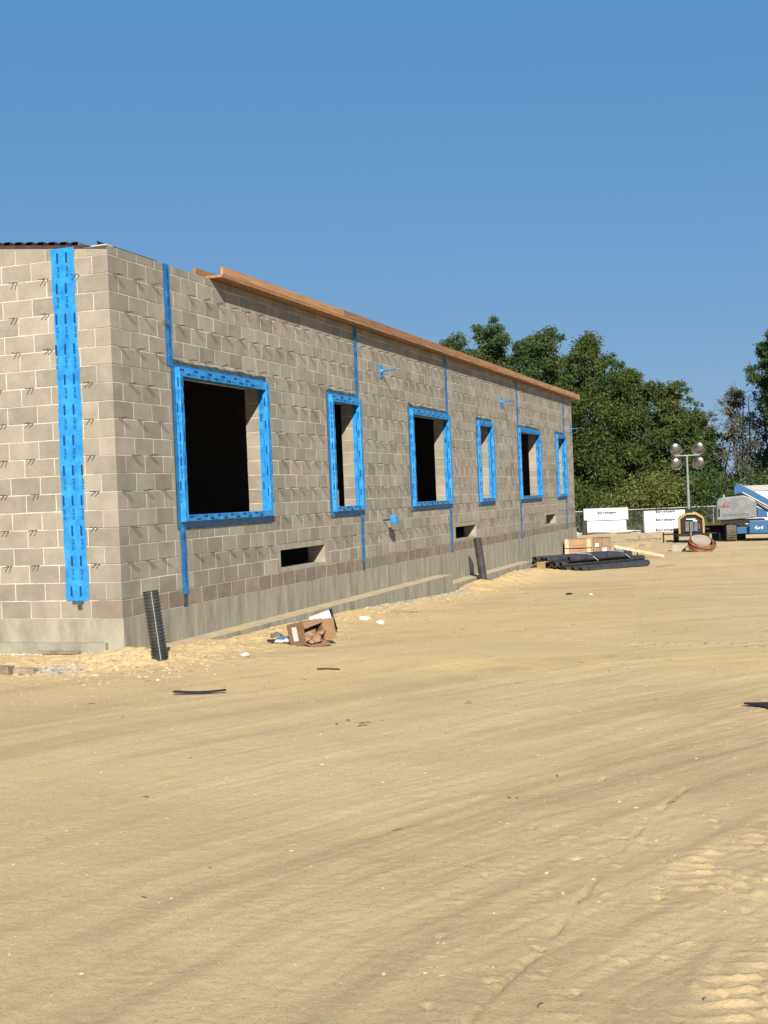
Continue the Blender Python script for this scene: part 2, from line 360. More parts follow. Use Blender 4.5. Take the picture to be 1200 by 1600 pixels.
sand = np.maximum(sand, np.exp(-(Dp/.9)**2)); sand = np.maximum(sand, .35*np.clip((YY-18)/10, 0, 1))
at = gm.attributes.new('sand', 'FLOAT', 'POINT'); at.data.foreach_set('value', sand.ravel().astype(np.float32))
D0, T0, S0 = seg_dist(XX, YY, [(3.0,-10),(3.75,-6.7),(4.6,-5.0),(5.7,-3.3),(6.9,-1.5),(9,.9),(14,4)])
stk = .5+.42*fbm(S0*2.6, T0*.22, 4, 41)+.30*fbm(S0*9, T0*.6, 3, 43)+.15*fbm(XX*2, YY*2, 3, 45)
at = gm.attributes.new('streak', 'FLOAT', 'POINT'); at.data.foreach_set('value', stk.ravel().astype(np.float32))
obj('ground', gm, kind='structure')

# ------------------------------------------------------------------ the block building
BH, BL, J = .2032, .4064, .0050
WT = .295                     # wall thickness
LEN = 26.8224; TOP = 4.166; WID = 14.0
WIN = [(1.4224,3.8608),(6.2992,7.5184),(10.3632,12.8016),(15.24,16.4592),(19.304,21.7424),(24.1808,25.4)]
WZ = (1.016, 2.8448)
VENT = [(4.21,5.87),(13.15,14.81),(22.09,23.75)]; VZ = (.250,.525); VB = .06
B = empty('block_building', (0, 0, 0), label='long unfinished grey concrete block building with blue taped window openings', cat='building')
def tri_split(a, b, cuts):                # cut an interval by openings
    segs = [(a, b)]
    for c, d in cuts:
        n = []
        for s, e in segs:
            if d <= s or c >= e: n.append((s, e)); continue
            if c-s > .02: n.append((s, c))
            if e-d > .02: n.append((d, e))
        segs = n
    return segs
opens = [(a, b, *WZ) for a, b in WIN]+[(a-VB, b+VB, BH, 3*BH) for a, b in VENT]
def core_rects(L, z0, z1, ops):
    zs = sorted({z0, z1, *[o[2] for o in ops], *[o[3] for o in ops]}); out = []
    for a, b in zip(zs[:-1], zs[1:]):
        for s, e in tri_split(0, L, [(o[0], o[1]) for o in ops if o[2] <= a+1e-6 and o[3] >= b-1e-6]): out.append((s, e, a, b))
    return out
# mortar core of the long wall, a few millimetres behind the block faces
RC = .0035
mb = MB()
for s, e, a, b in core_rects(LEN-.006, 0, TOP-.004, opens):
    mb.box((-WT+RC, s+(RC if s > 0 else .006), a+(RC if a > 0 else 0)), (-RC, e-RC, b+.0001))
long_wall = mb.build('long_wall', mat('greyer mortar', (.36,.325,.255), .95, nscale=1.6, c2=(.80,.75,.63), bump=.3, bscale=60), B)
def left_top(x): return 4.119+(-x)*.1065
mb = MB(); mb.prism([(-WT,0.0),(-WT,left_top(-WT)-.006),(-WID/2,left_top(-WID/2)-.006),(-WID,left_top(0)-.006),(-WID,0)][::-1], RC, WT-RC)
gable = mb.build('gable_wall', M_mortar, B)
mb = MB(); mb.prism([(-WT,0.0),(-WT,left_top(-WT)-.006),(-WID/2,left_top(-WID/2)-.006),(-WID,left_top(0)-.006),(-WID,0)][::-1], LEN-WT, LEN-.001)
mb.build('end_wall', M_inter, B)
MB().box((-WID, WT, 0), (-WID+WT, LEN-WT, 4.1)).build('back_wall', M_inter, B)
MB().box((-WID+WT, WT, -.12), (-WT, LEN-WT, -.005)).build('floor_slab', M_floor, B)
# partitions inside, seen through the openings
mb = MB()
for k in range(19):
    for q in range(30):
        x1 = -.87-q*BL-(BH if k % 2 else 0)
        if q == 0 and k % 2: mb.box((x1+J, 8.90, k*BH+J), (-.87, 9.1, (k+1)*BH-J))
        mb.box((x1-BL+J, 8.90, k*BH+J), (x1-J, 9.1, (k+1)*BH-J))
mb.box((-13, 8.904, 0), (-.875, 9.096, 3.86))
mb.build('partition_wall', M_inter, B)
block_meshes = {}
def block_mesh(l, h, d, base, chamfer=True):
    key = (round(l, 3), round(h, 3), round(d, 3), base)
    if key not in block_meshes:
        c = .003; l2, h2 = l/2, h/2
        # local: x depth (front at 0, back at -d), y length, z height
        vs = [(-c,-l2,-h2),(-c,l2,-h2),(-c,l2,h2),(-c,-l2,h2),(0,-l2+c,-h2+c),(0,l2-c,-h2+c),(0,l2-c,h2-c),(0,-l2+c,h2-c),(-d,-l2,-h2),(-d,l2,-h2),(-d,l2,h2),(-d,-l2,h2)]
        fs = [(4,5,6,7),(0,1,5,4),(1,2,6,5),(2,3,7,6),(3,0,4,7),(8,9,1,0),(9,10,2,1),(10,11,3,2),(11,8,0,3),(11,10,9,8)]
        me = bpy.data.meshes.new('concrete_block'); me.from_pydata(vs, [], fs); me.update(); me.materials.append(M_block_base if base else M_block)
        block_meshes[key] = (me, vs, fs)
    return block_meshes[key]
pieces = []      # (wall, s0, s1, z0, z1, base)
for k in range(21):
    z0 = k*BH; z1 = min((k+1)*BH, TOP)
    s = BH if k % 2 == 0 else BL
    cuts = [0, s]
    while cuts[-1] < LEN-.01: cuts.append(min(LEN, cuts[-1]+BL))
    ops = [(o[0], o[1]) for o in opens if o[2] < z1-.03 and o[3] > z0+.03]
    for a, b in zip(cuts[:-1], cuts[1:]):
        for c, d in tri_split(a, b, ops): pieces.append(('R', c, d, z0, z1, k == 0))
    # gable wall, running to -x
    s = BL if k % 2 == 0 else BH
    cuts = [0, s]
    while cuts[-1] < 3.4: cuts.append(cuts[-1]+BL)
    for a, b in zip(cuts[:-1], cuts[1:]): pieces.append(('L', a, b, z0, (k+1)*BH, False))
def near(p):
    if p[0] == 'L': return (p[1], 0)
    return (p[1], 1)
Ls = [p for p in pieces if p[0] == 'L' and p[1] < 1.7 and p[3] < 20*BH-.01]
Rs = sorted([p for p in pieces if p[0] == 'R'], key=lambda p: p[1])[:300-len(Ls)]
single = set(Ls) | set(Rs)
stuffR = MB(); stuffRb = MB(); stuffL = MB()
for p in pieces:
    wl, a, b, z0, z1, base = p
    jit = random.uniform(-.0012, .0012)
    if wl == 'R':
        edge = lambda q: any(abs(q-o[0]) < .001 or abs(q-o[1]) < .001 for o in opens if o[2] < z1-.03 and o[3] > z0+.03)
        a2 = a if a == 0 or edge(a) else a+J; b2 = b if b >= LEN-.001 or edge(b) else b-J
        kk = int(round(z0/BH)); d = WT if a > 0 else ((BL if kk % 2 == 0 else BH)-J)
        if a == 0 and z1 >= TOP-.001: a2 = .006; d = WT
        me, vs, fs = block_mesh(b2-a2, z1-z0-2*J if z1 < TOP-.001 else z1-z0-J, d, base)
        c = (jit, (a2+b2)/2, (z0+z1)/2+(J/2 if z1 >= TOP-.001 else 0))
        if p in single: obj('concrete_block', me, long_wall, c)
        else: (stuffRb if base else stuffR).add([(v[0]+c[0], v[1]+c[1], v[2]+c[2]) for v in vs], fs)
    else:
        # front faces -y ; turn (depth x -> y)
        a2 = a+(0 if a == 0 else J); b2 = b-J
        if a == 0: a2 = 0.0
        if z1 > 20*BH+.01:      # raked top course follows the gable
            t0, t1 = left_top(-a2), left_top(-b2)
            if t1-z0 < .02: continue
            zb = z0+J; x0, x1 = -b2, -a2
            if a == 0: x1 = -.004
            stuffL.add([(x0,jit,zb),(x1,jit,zb),(x1,jit,t0),(x0,jit,t1),(x0,WT,zb),(x1,WT,zb),(x1,WT,t0),(x0,WT,t1)],
                       [(0,1,2,3),(5,4,7,6),(4,0,3,7),(1,5,6,2),(3,2,6,7),(4,5,1,0)]); continue
        if a == 0: continue          # the corner block of the long wall shows its end here
        me, vs, fs = block_mesh(b2-a2, z1-z0-2*J, .10 if a == 0 else WT, base)
        c = (-(a2+b2)/2, jit+.0006, (z0+z1)/2)
        if p in single:
            obj('concrete_block', me, gable, c, (0, 0, -math.pi/2))
        else: stuffL.add([(c[0]+v[1], c[1]-v[0], c[2]+v[2]) for v in vs], fs)
stuffR.build('concrete_blocks', M_block, long_wall, kind='stuff')
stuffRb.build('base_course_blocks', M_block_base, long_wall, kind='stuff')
stuffL.build('raked_top_blocks', M_block, gable, kind='stuff')
# foundation and footing ledges
mb = MB(); mb.box((-WID, 0.004, -2), (0.004, LEN+.12, -.0)); fnd = mb.build('foundation', M_concrete, B)
mb = MB(); mb.box((-.2, -.11, -2), (0.31, 11.75, -.405)); mb.build('footing_ledge', M_concrete, B)
mb = MB(); mb.box((-.2, 11.752, -2), (0.31, 19.0, -.60)); mb.build('footing_ledge', M_concrete, B)
MB().box((-WID, -.06, -2), (-.202, .003, -.27)).build('footing_ledge', M_concrete, B)
MB().box((.006, .45, -.4045), (.3095, 11.7, -.399)).build('sand_dusting', mat('sand dusting', (.60,.46,.25), .95, nscale=4, c2=(.42,.36,.25)), B)
MB().box((.006, 11.76, -.5995), (.3095, 18.95, -.594)).build('sand_dusting', mat('sand dusting far', (.60,.46,.25), .95, nscale=4, c2=(.42,.36,.25)), B)
# form joints and drips on the foundation face
mb = MB()
for s in [.62*i+.4+random.uniform(-.05, .05) for i in range(42)]:
    mb.box((.0045, s, -.9), (.0075, s+random.uniform(.004, .012), -.006))
mb.build('form_seam', mat('form seam grout', (.27,.26,.20), .9, var=.2), B, kind='stuff')
def blob(cx, cz, rx, rz, n=18, seed=0, rough=.45):
    r = random.Random(seed); return [(cx+rx*math.cos(2*math.pi*i/n)*(1-rough*r.random()), cz+rz*math.sin(2*math.pi*i/n)*(1-rough*r.random())) for i in range(n)]
# efflorescence and mortar droppings low on the gable
mb = MB(); # mortar smears over window heads
mb = MB()
for i, (a, b) in enumerate(WIN):
    n = int((b-a)/.12); top = []; 
    for q in range(n+1): top.append((a-.02+(b-a)*q/n, 3.030+random.uniform(-.012, .014)))
    poly = [(a-.02, 3.01), (b, 3.01)]+top[::-1]
    mb.add([(.0035, y, z) for y, z in poly], [tuple(range(len(poly)))])
mb.build('mortar_smear', mat('patched mortar', (.30,.27,.21), .95, nscale=8, c2=(.50,.46,.37)), B, kind='stuff')
# vents: cast surround with a recessed opening
for a, b in VENT:
    z0, z1 = BH, 3*BH; c0, c1 = a-VB, b+VB
    mb = MB(); mb.box((-WT, c0, z0), (.0, c1, VZ[0])).box((-WT, c0, VZ[1]), (.0, c1, z1)).box((-WT, c0, VZ[0]+.0005), (.0, a, VZ[1]-.0005)).box((-WT, b, VZ[0]+.0005), (.0, c1, VZ[1]-.0005))
    mb.build('vent_surround', mat('vent mortar', (.28,.25,.185), .95, nscale=6, c2=(.40,.36,.28)), B)
# ---- flashing tape: text print
def text_geo(s):
    cu = bpy.data.curves.new('t', 'FONT'); cu.body = s; cu.resolution_u = 2; cu.align_x = 'CENTER'; cu.align_y = 'CENTER'
    to = bpy.data.objects.new('t', cu); col.objects.link(to); dg = bpy.context.evaluated_depsgraph_get(); me = bpy.data.meshes.new_from_object(to.evaluated_get(dg))
    vs = np.array([v.co[:2] for v in me.vertices]); fs = [tuple(p.vertices) for p in me.polygons]
    bpy.data.objects.remove(to); bpy.data.meshes.remove(me)
    c = (vs.max(0)+vs.min(0))/2; vs -= c; return vs/(vs[:, 0].max()-vs[:, 0].min()), fs, (vs[:, 1].max()-vs[:, 1].min())/(vs[:, 0].max()-vs[:, 0].min())
T_STP = text_geo('STP-22')
def put_text(mb, T, fn, length, height):
    vs, fs, asp = T; k = height/asp
    mb.add([fn(v[0]*length, v[1]*k) for v in vs], fs)
def tape_word(mb, fn, L=.125, hgt=.024):
    # fn(u, v): u along the reading direction
    n = 6; pts = [(-L/2+hgt/2, -hgt/2), (L/2-hgt/2, -hgt/2), (L/2, 0), (L/2-hgt/2, hgt/2), (-L/2+hgt/2, hgt/2), (-L/2, 0)]
    mb.add([fn(u, v) for u, v in pts], [tuple(range(n))])
def strip_grid(mb, fn, L, Wd, nl, nw, amp, seed, ridge=0):
    # fn(u along, v across, h out)
    vs = []; fs = []
    for i in range(nl+1):
        for j in range(nw+1):
            u = L*i/nl; v = -Wd/2+Wd*j/nw
            h = amp*(float(fbm(np.array([u*7.]), np.array([v*20.]), 3, seed)[0])+.6)+ridge*math.exp(-((v)/(Wd*.13))**2)*(1+.3*math.sin(u*9+seed))
            e = (.005*math.sin(u*13+seed+j)+.006*math.sin(u*3.1+seed*2+j))*(j in (0, nw))+.006*math.sin(u*1.9+seed)
            vs.append(fn(u, v+e, max(.001, h)))
    for i in range(nl):
        for j in range(nw):
            a = i*(nw+1)+j; fs.append((a, a+1, a+nw+2, a+nw+1))
    mb.add(vs, fs, True)
# wide strip on the gable
mb = MB(); strip_grid(mb, lambda u, v, h: (-.578+v, -.004-h, .205+u), 3.985, .30, 90, 8, .0035, 3)
gt = mb.build('wide_seam_tape', M_tape, B)
mb = MB()
for row in range(13):
    zc = 4.08-row*.3425; sh = -.022*row
    for cidx in range(-2, 4):
        x = -.578+.05+(cidx)*.12+(sh % .12)-.12
        if abs(x+.578) > .138: continue
        if zc-.06 > .22 and zc+.06 < 4.19: tape_word(mb, lambda u, v, x=x, zc=zc: (x+v, -.0125, zc-u))
        if .22 < zc-.155-.06 and zc-.155+.06 < 4.18: put_text(mb, T_STP, lambda u, v, x=x, zc=zc: (x+v+.006, -.0125, zc-.155-u), .125, .030)
mb.build('tape_print', M_print, gt, kind='stuff')
mb = MB(); mb.add([(-.65,-.005,.205),(-.50,-.005,.205),(-.50,-.005,.165),(-.52,-.005,.165),(-.52,-.005,.10),(-.58,-.005,.10),(-.585,-.005,.165),(-.65,-.005,.165)], [tuple(range(8))]); mb.build('primer_patch', M_primer, B)
# vertical control joint tapes on the long wall
JT = [(1.4224-.03, [(2.93,4.168),(.145,.965)]),(7.5184+.03, [(2.93,4.168),(.145,.965)]),(12.8016+.04, [(2.93,4.168),(.05,.965)]),(19.304-.03, [(2.93,4.168),(.02,.965)]),(25.40+.05, [(2.93,4.168),(.02,.965)])]
for i, (s, parts) in enumerate(JT):
    for j, (z0, z1) in enumerate(parts):
        wd = .15 if j == 0 else .145
        so_ = (-.13 if i == 0 else 0) if j == 0 else (.02 if i == 0 else 0)
        mb = MB(); strip_grid(mb, lambda u, v, h: (.003+h, s+so_+v, z0+u), z1-z0, wd, int((z1-z0)*26), 6, .004, 11*i+j, ridge=.010)
        t = mb.build('seam_tape', M_tape_shade, B)
        mb = MB(); zc = z1-.12
        while zc-.2 > z0:
            tape_word(mb, lambda u, v: (.026, s+so_+v, zc-u)); put_text(mb, T_STP, lambda u, v: (.026, s+so_+v, zc-.16-u), .12, .03); zc -= .34
        mb.build('tape_print', M_print, t, kind='stuff')
    z0 = parts[1][0]
    mb = MB(); mb.box((.001, s-.05+(.02 if i == 0 else 0), -.012), (.0045, s+.055+(.02 if i == 0 else 0), z0+.01)); mb.build('primer_patch', M_primer, B)
# taped window bucks
PR = .072
for i, (a, b) in enumerate(WIN):
    o0, o1, i0, i1 = a-.05, b+.055, a+.035, b-.05
    zb0, zb1, zt0, zt1 = 1.03, 1.113, 2.815, 2.925
    # flange of tape on the wall face
    mb = MB(); rr = random.Random(i)
    def flange(y0, y1, z0, z1, x=.0045):
        n = max(2, int(max(y1-y0, z1-z0)/.15)); 
        mb.box((.0005, y0, z0), (x, y1, z1))
    flange(o0-.055, o1+.045, .955, zb0, .0052); flange(o0-.055, o0, zb0, zt1+.03); flange(o1, o1+.045, zb0, zt1+.02); flange(o0, o1, zt1, zt1+.035, .0050)
    fr = mb.build('window_frame', M_tape_shade, B)
    mb = MB(); n = 14; pts = [(o0-.05+(o1-o0+.08)*q/n, 3.005+rr.uniform(-.02, .028)) for q in range(n+1)]
    poly = [(o0-.09, .93), (o0-.055, .925)]
    mb.add([(.0040, y, z) for y, z in [(o0-.05, 2.9), (o1+.03, 2.9)]+pts[::-1]], [tuple(range(n+3))])
    mb.box((.0005, o0-.085, .94), (.0028, o0-.055, 2.97)); mb.box((.0005, o0-.055, .925), (.0028, o1+.04, .957)); mb.box((.0005, o1+.045, .95), (.0028, o1+.07, 2.9))
    mb.build('primer_patch', M_primer, fr)
    def bar(y0, y1, z0, z1, x0, x1, along):
        m2 = MB(); vs = []; fs = []; L = (z1-z0) if along == 'z' else (y1-y0); n = max(3, int(L/.07))
        for q in range(n+1):
            t_ = q/n; j_ = [rr.uniform(-.004, .004)*(0 if along == 'y' and q in (0, n) else 1) for _ in range(4)]
            if along == 'z': z = z0+(z1-z0)*t_; vs += [(x0, y0-abs(j_[0]), z), (x1+j_[1], y0+j_[2], z), (x1+j_[3], y1+j_[0], z), (x0, y1, z)]
            else: y = y0+(y1-y0)*t_; vs += [(x0, y, z1), (x1+j_[1], y, z1+j_[2]*.6), (x1+j_[3], y, z0+j_[0]), (x0, y, z0)]
            if q:
                for k in range(4): fs.append((4*q-4+k, 4*q-4+(k+1) % 4, 4*q+(k+1) % 4, 4*q+k))
        fs += [(3, 2, 1, 0), (4*n, 4*n+1, 4*n+2, 4*n+3)]; m2.add(vs, fs); o = m2.build('frame_bar', M_tape, fr); return bevel(o, .006, 2)
    bar(o0, i0, zb0, zt1-.002, .004, PR, 'z'); bar(i1, o1, zb0+.002, zt1-.004, .004, PR, 'z')
    bar(i0, i1, zb0+.004, zb1, .004, PR-.003, 'y'); bar(i0, i1, zt0, zt1, .004, PR-.003, 'y')
    # tape turned into the reveal
    m2 = MB(); m2.box((-.085, b-.006, 1.035), (.003, b+.002, 2.82)); m2.box((-.085, a-.002, 1.035), (.003, a+.006, 2.82)); m2.box((-.085, a+.004, 1.014), (.003, b-.004, 1.045)); m2.box((-.085, a+.004, 2.82), (.003, b-.004, 2.848))
    m2.build('reveal_tape', M_tape, fr)
    # wood buck behind the bars
    m2 = MB(); m2.box((.0045, i1+.002, 1.113), (PR-.004, i1+.0, 2.815))
    mb = MB()
    zc = zt1-.18
    while zc > zb0+.25:
        dy = .018 if rr.random() < .5 else -.018
        tape_word(mb, lambda u, v: (PR+.0055, (o0+i0)/2+dy*.5+v, zc-u), .12, .02); put_text(mb, T_STP, lambda u, v: (PR+.0055, (o1+i1)/2+dy+v, zc-.08-u), .12, .026)
        tape_word(mb, lambda u, v: (.038+dy*.6+v, o0-.0055, zc-u), .12, .02); put_text(mb, T_STP, lambda u, v: (.038+dy*.6+v, o0-.0055, zc-.15-u), .12, .026)
        tape_word(mb, lambda u, v: (-.03+dy+v, b-.0075, zc-u), .12, .02)
        tape_word(mb, lambda u, v: (.038+v, i1-.0055, zc-.1-u), .12, .018)
        zc -= rr.uniform(.30, .36)
    y = o0+.16
    while y < i1-.25:
        for zz, dd in ((zb0+.062, 0), (zt0+.035, .06)):
            tape_word(mb, lambda u, v: (PR+.0025, y+dd+u, zz+v), .11, .02); put_text(mb, T_STP, lambda u, v: (PR+.0025, y+dd+.15+u, zz+v), .12, .026)
        for zz, dd in ((zb0+.028, .17), (zt0+.082, -.1)):
            tape_word(mb, lambda u, v: (PR+.0025, y+dd+u, zz+v), .11, .02)
        y += .36
    mb.build('tape_print', M_print, fr, kind='stuff')
# ---- roof: dark steel deck with open flutes, edge angle, wooden nailer
mb = MB()
def rz_(x): return left_top(x)+.055
per = .152; x = -.40
prof = []
while x > -WID/2:
    z = rz_(x)
    prof += [(x, z), (x-.012, z+.038), (x-.088, z+.040), (x-.100, z+.002), (x-per+.0001, z+.001)]
    x -= per
bot = [(px, pz-.006) for px, pz in prof]
n = len(prof); vs = [(px, .045, pz) for px, pz in prof]+[(px, LEN-.1, pz) for px, pz in prof]+[(px, .045, pz) for px, pz in bot]+[(px, LEN-.1, pz) for px, pz in bot]
fs = []
for i in range(n-1):
    fs += [(i, i+1, n+i+1, n+i), (2*n+i, 3*n+i, 3*n+i+1, 2*n+i+1), (i, 2*n+i, 2*n+i+1, i+1)]
mb.add(vs, fs); mb.build('roof_deck', M_deck, B)
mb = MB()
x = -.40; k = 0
while x > -6.5:                # dark fill added in the open flutes to stand for their shade
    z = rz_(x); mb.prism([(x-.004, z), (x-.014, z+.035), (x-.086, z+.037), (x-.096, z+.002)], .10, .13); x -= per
mb.build('flute_shade_fill', M_deckdark, B, kind='stuff')
MB().prism([(-.30, left_top(-.3)+.002), (-.30, left_top(-.3)+.048), (-WID/2, left_top(-WID/2)+.048), (-WID/2, left_top(-WID/2)+.002)], .03, .20).build('edge_beam', M_deckdark, B)
MB().prism([(-WID/2,left_top(-WID/2)-.02),(-WID/2,left_top(-WID/2)-.0),(-WID,4.12),(-WID,4.10)][::-1], .2, LEN-.2).build('far_roof_slope', M_deck, B)
MB().prism([(-WT-.002,4.10),(-WT-.002,4.118),(-WID/2,left_top(-WID/2)-.01),(-WID/2,left_top(-WID/2)-.03)], .2, LEN-.2).build('roof_underside', M_deck, B)
mb = MB(); mb.box((-.135, .02, 4.1665), (-.129, 1.30, 4.225)); mb.box((-.128, .02, 4.1665), (-.06, 1.30, 4.171)); mb.build('edge_angle', M_deck, B)
MB().box((-.40, .05, left_top(-.4)+.0), (-.392, LEN-.1, left_top(-.4)+.085)).build('deck_edge_strip', M_galv, B)
# corner patch of mortar on top
mb = MB(); mb.box((-.20, .004, TOP+.001), (-.004, .13, TOP+.012)); mb.build('mortar_cap', M_mortar, B)
nail = MB().box((-.09, 2.12, TOP+.0052), (-.052, 27.25, TOP+.105)).build('wood_nailer', M_wood, B)
y = 2.38; k = 0
while y < 27.3:
    e = min(y+4.877, 27.42)
    dz = random.uniform(-.003, .003); MB().box((-.05, y+.003, TOP+.006+dz), (.185+dz, e-.003, TOP+.041+dz)).build('plank', M_wood, nail)
    y = e; k += 1
y = 2.42
while y < 27.3:
    e = min(y+4.2, 27.45)
    dz = random.uniform(-.006, .006); MB().box((.147+dz*.4, y+.004, TOP+.0465), (.185+dz*.4, e-.004, TOP+.150+dz)).build('plank', M_wood, nail)
    y = e
# ---- wall ties
mb = MB()
for dy in (-.024, .024):
    mb.tube([(-.01, dy, 0), (.045, dy*1.1, .001), (.088, dy*1.2, -.002)], .0052, 5, smooth=False)
tie_me = mb.mesh('wall_tie'); tie_me.materials.append(mat('wire steel', (.13,.105,.08), .6, metal=.3))
ties = []
for k in range(3, 20, 2):
    z = k*BH; s = .15 if k % 4 == 3 else .33
    while s < LEN-.1:
        sj = s+random.uniform(-.05, .05)
        ok = not any(a-.12 < sj < b+.13 and .9 < z < 3.02 for a, b in WIN) and not any(abs(sj-c[0]) < .10 for c in JT) and not (abs(sj-JT[0][0]+.13) < .1) and not any(a-.02 < sj < b+.1 and z < .65 for a, b in VENT)
        if ok: ties.append(('R', sj, z))
        s += BL
    s = .28 if k < 15 else .42
    while s < 1.75:
        sj = s+random.uniform(-.03, .03)
        if not (-.75 < -sj < -.40 ): ties.append(('L', sj, z))
        s += BL
ties.sort(key=lambda t: (0 if t[0] == 'L' else t[1]))
mb = MB(); vv = [tuple(v.co) for v in tie_me.vertices]; ff = [tuple(p.vertices) for p in tie_me.polygons]
for i, (wl, s, z) in enumerate(ties):
    ax, ay = random.uniform(-.18, .18), random.uniform(-.25, .12)
    if wl == 'R': loc, rot = (0, s, z), (0, ay, ax)
    else: loc, rot = (-s, 0, z), (0, ay, -math.pi/2+ax)
    if i < 300: obj('wall_tie', tie_me, long_wall if wl == 'R' else gable, loc, rot)
    else:
        R = Matrix.LocRotScale(Vector(loc), __import__('mathutils').Euler(rot), None); mb.add([R @ Vector(v) for v in vv], ff)
mb.build('wall_ties', tie_me.materials[0], long_wall, kind='stuff')
# ---- taped penetrations with stubs
def penetration(s, z, w_, h_, rod, down=0):
    mb = MB(); mb.box((.003, s-w_/2, z-h_/2), (.014, s+w_/2, z+h_/2)); pl_ = mb.build('taped_bracket', M_tape, B); bevel(pl_, .004)
    MB().tube([(.012, s, z+.01), (.05, s, z+.01)], .04, 10, r1=.02).build('collar', M_tape, pl_)
    MB().tube([(.03, s, z+.01), (rod, s, z+.015)], .014, 8).build('stub_pipe', M_tape_shade, pl_)
penetration(8.79, 3.51, .17, .25, .27); penetration(17.62, 3.50, .19, .30, .27); penetration(26.48, 3.17, .17, .30, .27)
mb = MB(); mb.tube([(.0, 8.62, .82), (.19, 8.62, .825)], .012, 8); sp = mb.build('stub_pipe', M_dark, B)
bx_ = MB().box((.16, 8.545, .755), (.26, 8.695, .905)).build('junction_box', M_tape, sp); bevel(bx_, .008)

# ------------------------------------------------------------------ things beside the building
# corrugated drain pipe standing at the corner
t = empty('drain_pipe', (.93,-.75, gz(.93,-.75)), label='black corrugated drain pipe with white stripe standing upright at the building corner', cat='pipe')
p0 = Vector((0, 0, -.22)); p1 = Vector((-.125, .03, .70)); ax_ = p1-p0; n = 108
pts = [p0+ax_*(i/n) for i in range(n+1)]; rs = [.088 if (i//2) % 2 == 0 else .076 for i in range(n+1)]
MB().tube(pts, rs, 20, cap=False, smooth=False).build('pipe_wall', M_black, t)
MB().pipe(p0+ax_*.1, p1, .074, .070, 20).build('pipe_liner', M_black, t)
mb = MB(); sd = (Vector((CAM[0]-.93, CAM[1]+.75, 0)).normalized()+Vector((.1, 0, 0))).normalized()
mb.tube([p0+ax_*.24+sd*.086, p1+sd*.086], .0035, 5); mb.build('stripe', mat('pale green stripe', (.35,.45,.38), .6), t)
# black pipe leaning
t = tag(MB().pipe((0, 0, -.25), (-.12, -.03, .93), .088, .078, 20).build('plastic_pipe', M_black, None, (.52, 13.45, gz(.52, 13.45))), 'smooth black pipe standing tilted in the sand against the long foundation wall', 'pipe')
tag(MB().pipe((0, 0, -.1), (0, 0, .80), .15, .135, 16).build('plastic_pipe', M_black, None, (-4.33, 52.0, -1.25)), 'short black pipe standing upright in front of the white foam board stack', 'pipe')
# steel clamp at the corner base
mb = MB(); mb.box((-.10, -.025, 0), (.13, .02, .03)); mb.box((.0, -.03, .03), (.09, .025, .055)); mb.tube([(.1, 0, .02), (.19, 0, .02)], .012, 8)
tag(mb.build('form_clamp', M_galv, None, (.14, -.17, -.355)), 'small grey metal form clamp lying at the foot of the corner', 'clamp'); 
MB().box((.0, -.42, -.9), (.36, -.112, -.435)).build('footing_corner', M_concrete, B)
# cardboard box lying open with paper
t = empty('cardboard_box', (1.96, .86, gz(1.95,.85)+.005), math.atan2(-.5, .87), label='open brown cardboard box on its side spilling crumpled paper on the sand', cat='box')
L_, W_, H_ = .31, .27, .26; th = .006
tilt = Matrix.Rotation(math.radians(-9), 4, 'Y') @ Matrix.Rotation(math.radians(5), 4, 'X')
def bxp(name, a, b, M_=M_card): return MB().box(a, b, Matrix.Translation((0, 0, .03)) @ tilt).build(name, M_, t)
bxp('side_panel', (-L_, -W_/2, 0), (0, -W_/2+th, H_)); bxp('side_panel', (-L_, W_/2-th, 0), (0, W_/2, H_))
bxp('top_panel', (-L_, -W_/2+th, H_-th), (0, W_/2-th, H_)); bxp('bottom_panel', (-L_, -W_/2+th, 0), (0, W_/2-th, th)); bxp('end_panel', (-L_, -W_/2+th, th), (-L_+th, W_/2-th, H_-th))
bxp('paper_label', (-.22, -W_/2-.002, .06), (-.13, -W_/2-.0005, .22), M_white)
def flap(name, pts, th_=.005): 
    vs = [tilt @ Vector(p)+Vector((0, 0, .03)) for p in pts]; n_ = (vs[1]-vs[0]).cross(vs[2]-vs[0]).normalized()*th_
    MB().add(vs+[v+n_ for v in vs], [(0,1,2,3),(7,6,5,4),(0,4,5,1),(1,5,6,2),(2,6,7,3),(3,7,4,0)]).build(name, M_card, t)
flap('flap', [(0, W_/2, .0), (.05, W_/2+.13, -.005), (.05, W_/2+.13, .235), (0, W_/2, .25)])
flap('flap', [(0, -W_/2, 0), (.13, -W_/2+.02, -.05), (.13, W_/2-.02, -.05), (0, W_/2, 0)])
flap('flap', [(0, -W_/2, H_), (.02, -W_/2, H_-.08), (.02, W_/2, H_-.05), (0, W_/2, H_)])
def crumple(cx, cy, cz, r, seed, sc=(1, 1, 1), mtx=None, n=5):
    rr = random.Random(seed); vs = []; fs = []; a, b = 2*n, n
    for i in range(b+1):
        for j in range(a):
            th_ = math.pi*i/b; ph = 2*math.pi*j/a; q = r*rr.uniform(.6, 1.15)
            v = Vector((cx+q*sc[0]*math.sin(th_)*math.cos(ph), cy+q*sc[1]*math.sin(th_)*math.sin(ph), cz+q*sc[2]*math.cos(th_))); vs.append(mtx @ v if mtx else v)
    for i in range(b):
        for j in range(a): fs.append((i*a+j, i*a+(j+1) % a, (i+1)*a+(j+1) % a, (i+1)*a+j))
    return vs, fs
Mt = Matrix.Translation((0, 0, .03)) @ tilt
